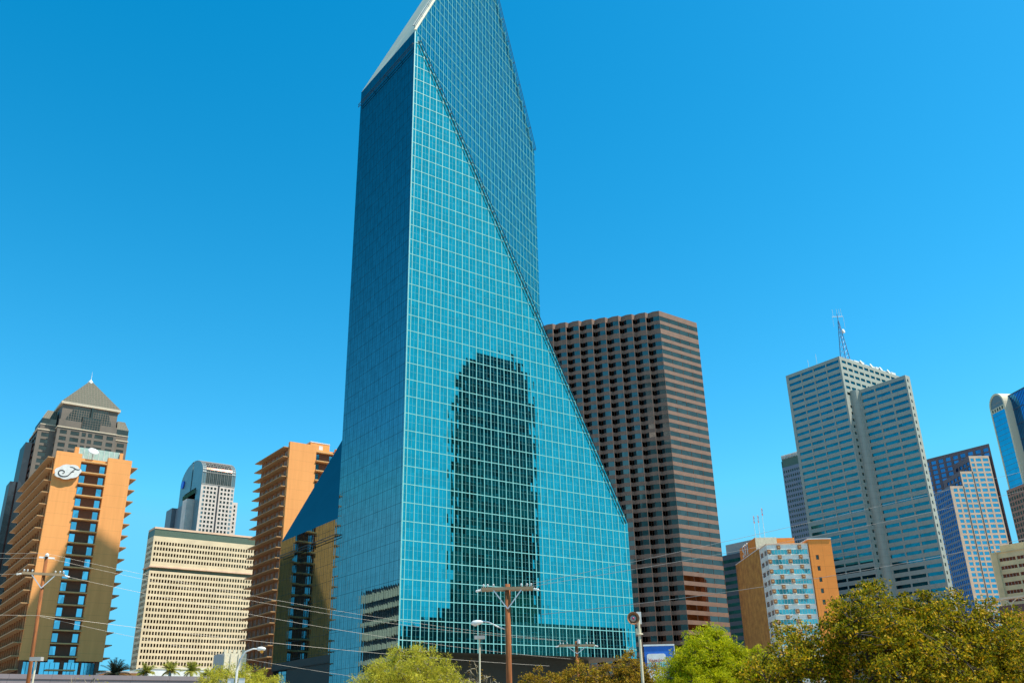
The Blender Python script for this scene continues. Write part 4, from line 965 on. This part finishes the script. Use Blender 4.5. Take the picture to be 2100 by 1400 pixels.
palm('light palm at the right end of the row, beside the yellow tree', 38.8, 115.7, 8.8, LM['palm'], 1.3, seed=4)
palm('dark full palm beside the foot of the plaque hotel', 28.6, 118.6, 8.9, LM['palmdark'], cr=1.9, seed=5, nf=60)

# ------------------------------------------------------------------ poles, lamps, siren, billboard
def utility_pole(label, x, y, h, r, arm_z, arm_l, arm_dir, brace=0.9, lean=(0, 0), second=True):
    t = thing('utility_pole', label, 'utility pole', (x, y, 0))
    mb = MB(); mb.tube([(0, 0, 0), (lean[0] * .5, lean[1] * .5, h * .5), (lean[0], lean[1], h)], [r * 1.25, r * 1.1, r], 12); mb.build('pole', M['pole'], t, True)
    ad = np.array([*arm_dir, 0.0]); ad /= np.linalg.norm(ad); pn = np.array([ad[1], -ad[0], 0]); c = np.array([lean[0], lean[1], arm_z]) + pn * (r + .06)
    mb = MB(); mb.bar(c - ad * arm_l / 2, c + ad * arm_l / 2, 0.13, 0.14, (0, 0, 1))
    if second: mb.bar(c - ad * arm_l / 2 - pn * (2 * r + .14), c + ad * arm_l / 2 - pn * (2 * r + .14), 0.12, 0.14, (0, 0, 1))
    mb.build('crossarm', M['arm'], t)
    mb = MB()
    for s in (-1, 1): mb.bar(c + ad * s * arm_l * 0.27, c - (0, 0, brace), 0.05, 0.05, pn)
    mb.build('brace', M['steel'], t)
    for s in (-0.46, -0.38, -0.27, 0.27, 0.38, 0.46):
        mb = MB(); b = c + ad * s * arm_l + (0, 0, 0.14); mb.lathe(b, (0, 0, 1), [(0, 0.02), (0.04, 0.02), (0.06, 0.055), (0.09, 0.035), (0.11, 0.06), (0.15, 0.03), (0.16, 0)], 10); mb.build('insulator', M['insul'], t, True)
    for s in (-1, 1):
        mb = MB(); b = c + ad * s * (arm_l / 2); mb.lathe(b + (0, 0, .03), ad * s + (0, 0, -0.25), [(0, 0.02), (0.05, 0.07), (0.1, 0.03), (0.14, 0.07), (0.19, 0.03), (0.24, 0.07), (0.3, 0.02)], 10); mb.build('insulator', M['insul'], t, True)
    return t, c
tp, c = utility_pole('brown timber utility pole with crossarm and street light arm before the glass tower', 26.9, 37.3, 8.62, 0.13, 8.32, 2.55, (0.80, -0.60))
mb = MB(); cam_l = np.array([-0.8045, 0.5937, 0])
mb.tube([np.array([0, 0, 6.5]) + cam_l * 0.14, np.array([0, 0, 6.62]) + cam_l * 0.5, np.array([0, 0, 6.85]) + cam_l * 0.95, np.array([0, 0, 6.9]) + cam_l * 1.35], [0.035, 0.035, 0.03, 0.03], 8); mb.build('lamp_arm', M['white'], tp, True)
mb = MB(); mb.lathe(np.array([0, 0, 6.87]) + cam_l * 1.2, cam_l + (0, 0, -0.12), [(0, 0.0), (0.02, 0.05), (0.12, 0.09), (0.3, 0.125), (0.48, 0.12), (0.6, 0.06), (0.62, 0)], 14)
mb.build('lamp_head', M['white'], tp, True)
mb = MB(); mb.lathe(np.array([0, 0, 6.80]) + cam_l * 1.6, (0, 0, -1), [(0, 0.10), (0.07, 0.10), (0.13, 0.06), (0.14, 0)], 12); mb.build('lamp_lens', M['steel'], tp, True)
tl, c2 = utility_pole('leaning brown timber utility pole in front of the plaque hotel', 10.25, 61.2, 12.2, 0.1, 11.05, 2.3, (0.99, -0.12), brace=0.75, lean=(-0.35, 0), second=False)
mb = MB(); mb.lathe((-0.35, -.1, 12.15), (0, 0, 1), [(0, 0.1), (0.1, 0.12), (0.2, 0.05), (0.22, 0)], 8); mb.bar((-0.75, 0, 12.05), (0.1, 0, 12.05), 0.1, 0.1, (0, 0, 1)); mb.build('pole_top_bracket', M['insul'], tl)
ts, c3 = utility_pole('small distant utility pole rising behind the rust brown tree', 51.3, 61.4, 8.7, 0.13, 8.3, 3.0, (0.85, -0.52), brace=0.6)
mb = MB(); mb.lathe((0, -.3, 8.5), (0, 0, 1), [(0, 0.0), (0, 0.12), (0.3, 0.12), (0.34, 0)], 10); mb.build('transformer', M['insul'], ts)
def flood(label, x, y, h):
    t = thing('area_light', label, 'lamp post', (x, y, 0))
    mb = MB(); mb.tube([(0, 0, 0), (0, 0, h)], [0.07, 0.05], 8); mb.build('pole', M['limestone'], t)
    mb = MB(); mb.bar((-0.16 * 1.6, 0.12 * 1.6, h), (0.16 * 1.6, -0.12 * 1.6, h), 0.34, 0.2, (0, 0, 1)); mb.build('lamp_head', M['greyshade'], t)
flood('slim lamp post with box head left of the brown utility pole', 33.6, 49.7, 7.3); flood('slim lamp post with box head at the foot of the leaning pole', 10.0, 59.2, 6.1)
t = thing('street_lamp', 'white curved arm street lamp with hanging white banner at lower left', 'street lamp', (24.0, 65.8, 0))
mb = MB(); mb.tube([(0, 0, 0), (0, 0, 6.2), (0.1, -.07, 6.9), (0.4, -.29, 7.45), (0.8, -.59, 7.62), (1.1, -.81, 7.6)], [0.11, 0.09, 0.08, 0.06, 0.05, 0.04], 8); mb.build('pole', M['insul'], t, True)
mb = MB(); mb.lathe((1.0, -.74, 7.62), (0.8, -0.59, -0.05), [(0, 0.03), (0.1, 0.12), (0.35, 0.16), (0.6, 0.1), (0.66, 0)], 12); mb.build('lamp_head', M['white'], t, True)
mb = MB(); mb.lathe((1.3, -.96, 7.5), (0, 0, -1), [(0, 0.13), (0.1, 0.13), (0.18, 0.06), (0.19, 0)], 10); mb.build('lamp_lens', mat('amber lens', (0.75, 0.35, 0.03), 0.3), t, True)
for s in (-1, 1):
    mb = MB(); mb.bar((0.12 * s * .8, -0.12 * s * .6, 5.68), (0.62 * s * .8, -0.62 * s * .6, 5.68), 0.04, 0.03, (0, 0, 1)); mb.build('banner_arm', M['steel'], t)
    mb = MB(); mb.bar((0.38 * s * .8, -0.38 * s * .6, 4.4), (0.38 * s * .8, -0.38 * s * .6, 5.66), 0.44, 0.02, (0.59, 0.8, 0)); mb.build('banner', M['white'], t)
# siren
t = thing('siren_pole', 'warning siren with round horn and box on a pale pole right of the glass skyscraper', 'siren', (37.9, 39.7, 0))
mb = MB(); mb.tube([(0, 0, 0), (0, 0, 7.9)], [0.09, 0.07], 8); mb.build('pole', M['limestone'], t)
back = -np.array([0.5937, 0.8045, -0.05]); hc = np.array([-0.26, 0.19, 7.72])
mb = MB(); mb.lathe(hc, back, [(-0.25, 0.06), (0.0, 0.1), (0.18, 0.25), (0.3, 0.36), (0.33, 0.36), (0.3, 0.32), (0.12, 0.2), (0.05, 0.19)], 24); mb.build('horn', M['ochre'], t, True)
mb = MB(); mb.lathe(hc, back, [(0.06, 0.2), (0.25, 0.17), (0.27, 0.0)], 20); mb.build('horn_inner', M['greyshade'], t, True)
mb = MB(); mb.lathe(hc, back, [(0.27, 0.07), (0.34, 0.06), (0.35, 0)], 12); mb.build('horn_tip', mat('magenta cap', (0.5, 0.02, 0.12), 0.4), t, True)
mb = MB(); mb.bar((0.04, -.03, 7.45), (0.04, -.03, 8.12), 0.26, 0.3, FW.tolist() + [0]); mb.build('driver_box', M['white'], t)
mb = MB(); mb.bar((-0.02, 0.01, 6.9), (-0.02, 0.01, 7.2), 0.3, 0.28, FW.tolist() + [0]); mb.lathe((0, 0, 6.86), (0, 0, 1), [(0, 0.0), (0, 0.22), (0.05, 0.2)], 12); mb.build('control_box', M['limestone'], t)
# billboard
t = thing('billboard', 'blue billboard with a white rounded panel behind the siren pole', 'billboard', (52.9, 53.2, 0), -36.42)
mb = MB(); mb.box(-1.25, 1.05, 0, 0.2, 3.0, 7.75, 0); mb.box(-1.3, 1.1, -0.06, 0.22, 7.75, 7.87, 1); mb.box(1.05, 1.1, -.05, .2, 3.0, 7.75, 1); mb.build('board', [mat('deep blue board', (0.01, 0.10, 0.42), 0.5, rgb2=(0.02, 0.16, 0.6), nscale=0.8), M['white']], t)
mb = MB(); pp = []
for (cx, cz, a0) in ((0.18, 7.0, 0), (-0.92, 7.0, 90)):
    for i in range(7): a = R(a0 + i * 15); pp.append((cx + 0.18 * math.cos(a), cz + 0.18 * math.sin(a)))
pp = [(0.36, 3.2)] + pp + [(-1.1, 3.2)]
f0 = [(p[0], -0.12, p[1]) for p in pp]; f1 = [(p[0], -0.01, p[1]) for p in pp]; mb.face(f0)
for i in range(len(pp)): j = (i + 1) % len(pp); mb.face([f0[j], f0[i], f1[i], f1[j]])
mb.build('white_panel', M['white'], t)
mb = MB(); mb.box(-1.02, 0.3, -0.14, -0.122, 6.2, 6.52, 0); mb.build('teal_band', mat('teal band', (0.02, 0.45, 0.55)), t)
text('Vacation', 0.36, mat('sign red', (0.5, 0.08, 0.08)), t, (-0.36, -0.13, 6.7), (R(90), 0, 0), 0.008); text('READY', 0.3, M['white'], t, (-0.36, -0.15, 6.36), (R(90), 0, 0), 0.008)
mb = MB(); rr = random.Random(4)
for i in range(26): x_, z_ = rr.uniform(-0.98, 0.2), rr.uniform(3.6, 6.0); s_ = rr.uniform(0.05, 0.14); mb.face([(x_, -0.124 - i * .0004, z_), (x_ + s_, -0.124 - i * .0004, z_ + s_ * rr.uniform(-.4, .4)), (x_ + s_ * .7, -0.124 - i * .0004, z_ + s_), (x_ - s_ * .2, -0.124 - i * .0004, z_ + s_ * .8)], rr.randrange(3))
mb.build('printed_pattern', [mat('print teal', (0.05, 0.5, 0.5)), mat('print green', (0.3, 0.6, 0.1)), mat('print pink', (0.7, 0.3, 0.4))], t)
mb = MB(); mb.tube([(0.8, .1, 0), (0.8, .1, 3)], 0.12); mb.tube([(-0.8, .1, 0), (-0.8, .1, 3)], 0.12); mb.build('post', M['steel'], t)

# ------------------------------------------------------------------ wires
def wire(label, a, b, sag=0.5, rad=0.007, m='wire'):
    a = np.array(a, float); b = np.array(b, float); mb = MB()
    P = [a + (b - a) * i / 24 - (0, 0, 4 * sag * (i / 24) * (1 - i / 24)) for i in range(25)]
    mb.tube([p - a for p in P], rad, 5); tag(mb.build('power_line', M[m], None, loc=a), label, 'wire', 'overhead wires')
LP = (9.9, 61.2)
wire('upper pale wire leaving the leaning pole towards the left edge', (-6, 64.5, 12.0), (9.9, 61.2, 12.35), 0.1)
wire('lower pale wire leaving the leaning pole top towards the left edge', (-6, 64.5, 11.4), (9.9, 61.2, 12.1), 0.1)
wire('pale wire along the crossarm of the leaning pole to the left edge', (-6, 64.4, 10.6), (9.2, 61.2, 11.1), 0.1)
wire('low pale wire crossing the hotel gable to the left edge', (-6, 61.5, 8.6), (10.1, 61.1, 8.75), 0.1)
wire('upper of two long pale wires from the leaning pole to the small distant pole', (9.9, 61.2, 12.35), (50.0, 62.4, 8.85), 0.55)
wire('lower of two long pale wires from the leaning pole to the small distant pole', (9.9, 61.2, 12.1), (50.6, 61.9, 8.75), 0.75)
wire('pale wire from the crossarm tip sloping across the hotel windows', (11.2, 61.0, 11.05), (51.0, 61.6, 7.3), 0.6, 0.008)
wire('low wire from mid height of the leaning pole across the yellow tree', (10.1, 61.1, 8.75), (50.4, 64.0, 6.9), 0.3, 0.01)
wire('lowest wire from mid height of the leaning pole down to the right', (10.1, 61.1, 8.7), (45, 65.9, 4.9), 0.5, 0.008)
wire('upper thin wire rising right from the pole crossarm across the striped tower', (27.6, 36.8, 8.55), (70.4, 28.6, 19.1), 0.15, 0.009, 'wiredark')
wire('second thin wire rising right from the pole crossarm under the flagpoles', (27.9, 36.6, 8.5), (70.2, 28.5, 17.7), 0.35, 0.009, 'wiredark')
wire('thin dark wire from the small pole across the granite tower to the beige office', (30.7, 39.5, 7.6), (60, 22.0, 12.7), 0.55, 0.012, 'wiredark')

# ------------------------------------------------------------------ light, sky, camera
EL, AZ = 58.9, 141.1
sd = Vector((math.sin(R(AZ)) * math.cos(R(EL)), math.cos(R(AZ)) * math.cos(R(EL)), math.sin(R(EL))))
sun = bpy.data.lights.new('sun', 'SUN'); sun.energy = 4.8; sun.angle = R(0.53); sun.color = (1.0, 0.93, 0.80)
so = bpy.data.objects.new('sun', sun); so.rotation_euler = sd.to_track_quat('Z', 'Y').to_euler(); COL.objects.link(so)
wd = bpy.data.worlds.new('World'); SC.world = wd; wd.use_nodes = True
nt = wd.node_tree; bg = nt.nodes['Background']
sky = nt.nodes.new('ShaderNodeTexSky'); sky.sky_type = 'NISHITA'; sky.sun_disc = False
sky.sun_elevation = R(EL); sky.sun_rotation = R(AZ); sky.air_density = 1.0; sky.dust_density = 0.35; sky.ozone_density = 1.5
hs = nt.nodes.new('ShaderNodeHueSaturation'); hs.inputs['Saturation'].default_value = 1.48; hs.inputs['Hue'].default_value = 0.482; hs.inputs['Value'].default_value = 1.0
nt.links.new(sky.outputs[0], hs.inputs['Color']); tn = nt.nodes.new('ShaderNodeMixRGB'); tn.blend_type = 'MULTIPLY'; tn.inputs[0].default_value = 1.0; tn.inputs[2].default_value = (0.8, 1.07, 1.06, 1)
nt.links.new(hs.outputs[0], tn.inputs[1]); cp = nt.nodes.new('ShaderNodeMixRGB'); cp.blend_type = 'DARKEN'; cp.inputs[0].default_value = 1.0; cp.inputs[2].default_value = (0.75, 3.2, 4.8, 1)
nt.links.new(tn.outputs[0], cp.inputs[1]); nt.links.new(cp.outputs[0], bg.inputs['Color']); bg.inputs['Strength'].default_value = 0.15
cam = bpy.data.cameras.new('camera'); co = bpy.data.objects.new('camera', cam); COL.objects.link(co)
cam.sensor_width = 36; cam.lens = 1858.6 / 2100 * 36; cam.clip_end = 20000; cam.clip_start = 0.1
yw, pt, rl = R(36.4187), R(23.161), R(-1.2868)
fwd = Vector((math.sin(yw) * math.cos(pt), math.cos(yw) * math.cos(pt), math.sin(pt)))
rt = Vector((math.cos(yw), -math.sin(yw), 0)); up = rt.cross(fwd)
r2 = rt * math.cos(rl) + up * math.sin(rl); u2 = up * math.cos(rl) - rt * math.sin(rl)
from mathutils import Matrix
mt = Matrix((r2, u2, -fwd)).transposed().to_4x4(); mt.translation = Vector(EYE); co.matrix_world = mt
SC.camera = co
SC.view_settings.view_transform = 'Standard'; SC.view_settings.look = 'None'; SC.view_settings.exposure = 0.5; SC.view_settings.gamma = 1.0
SC.view_settings.use_curve_mapping = False
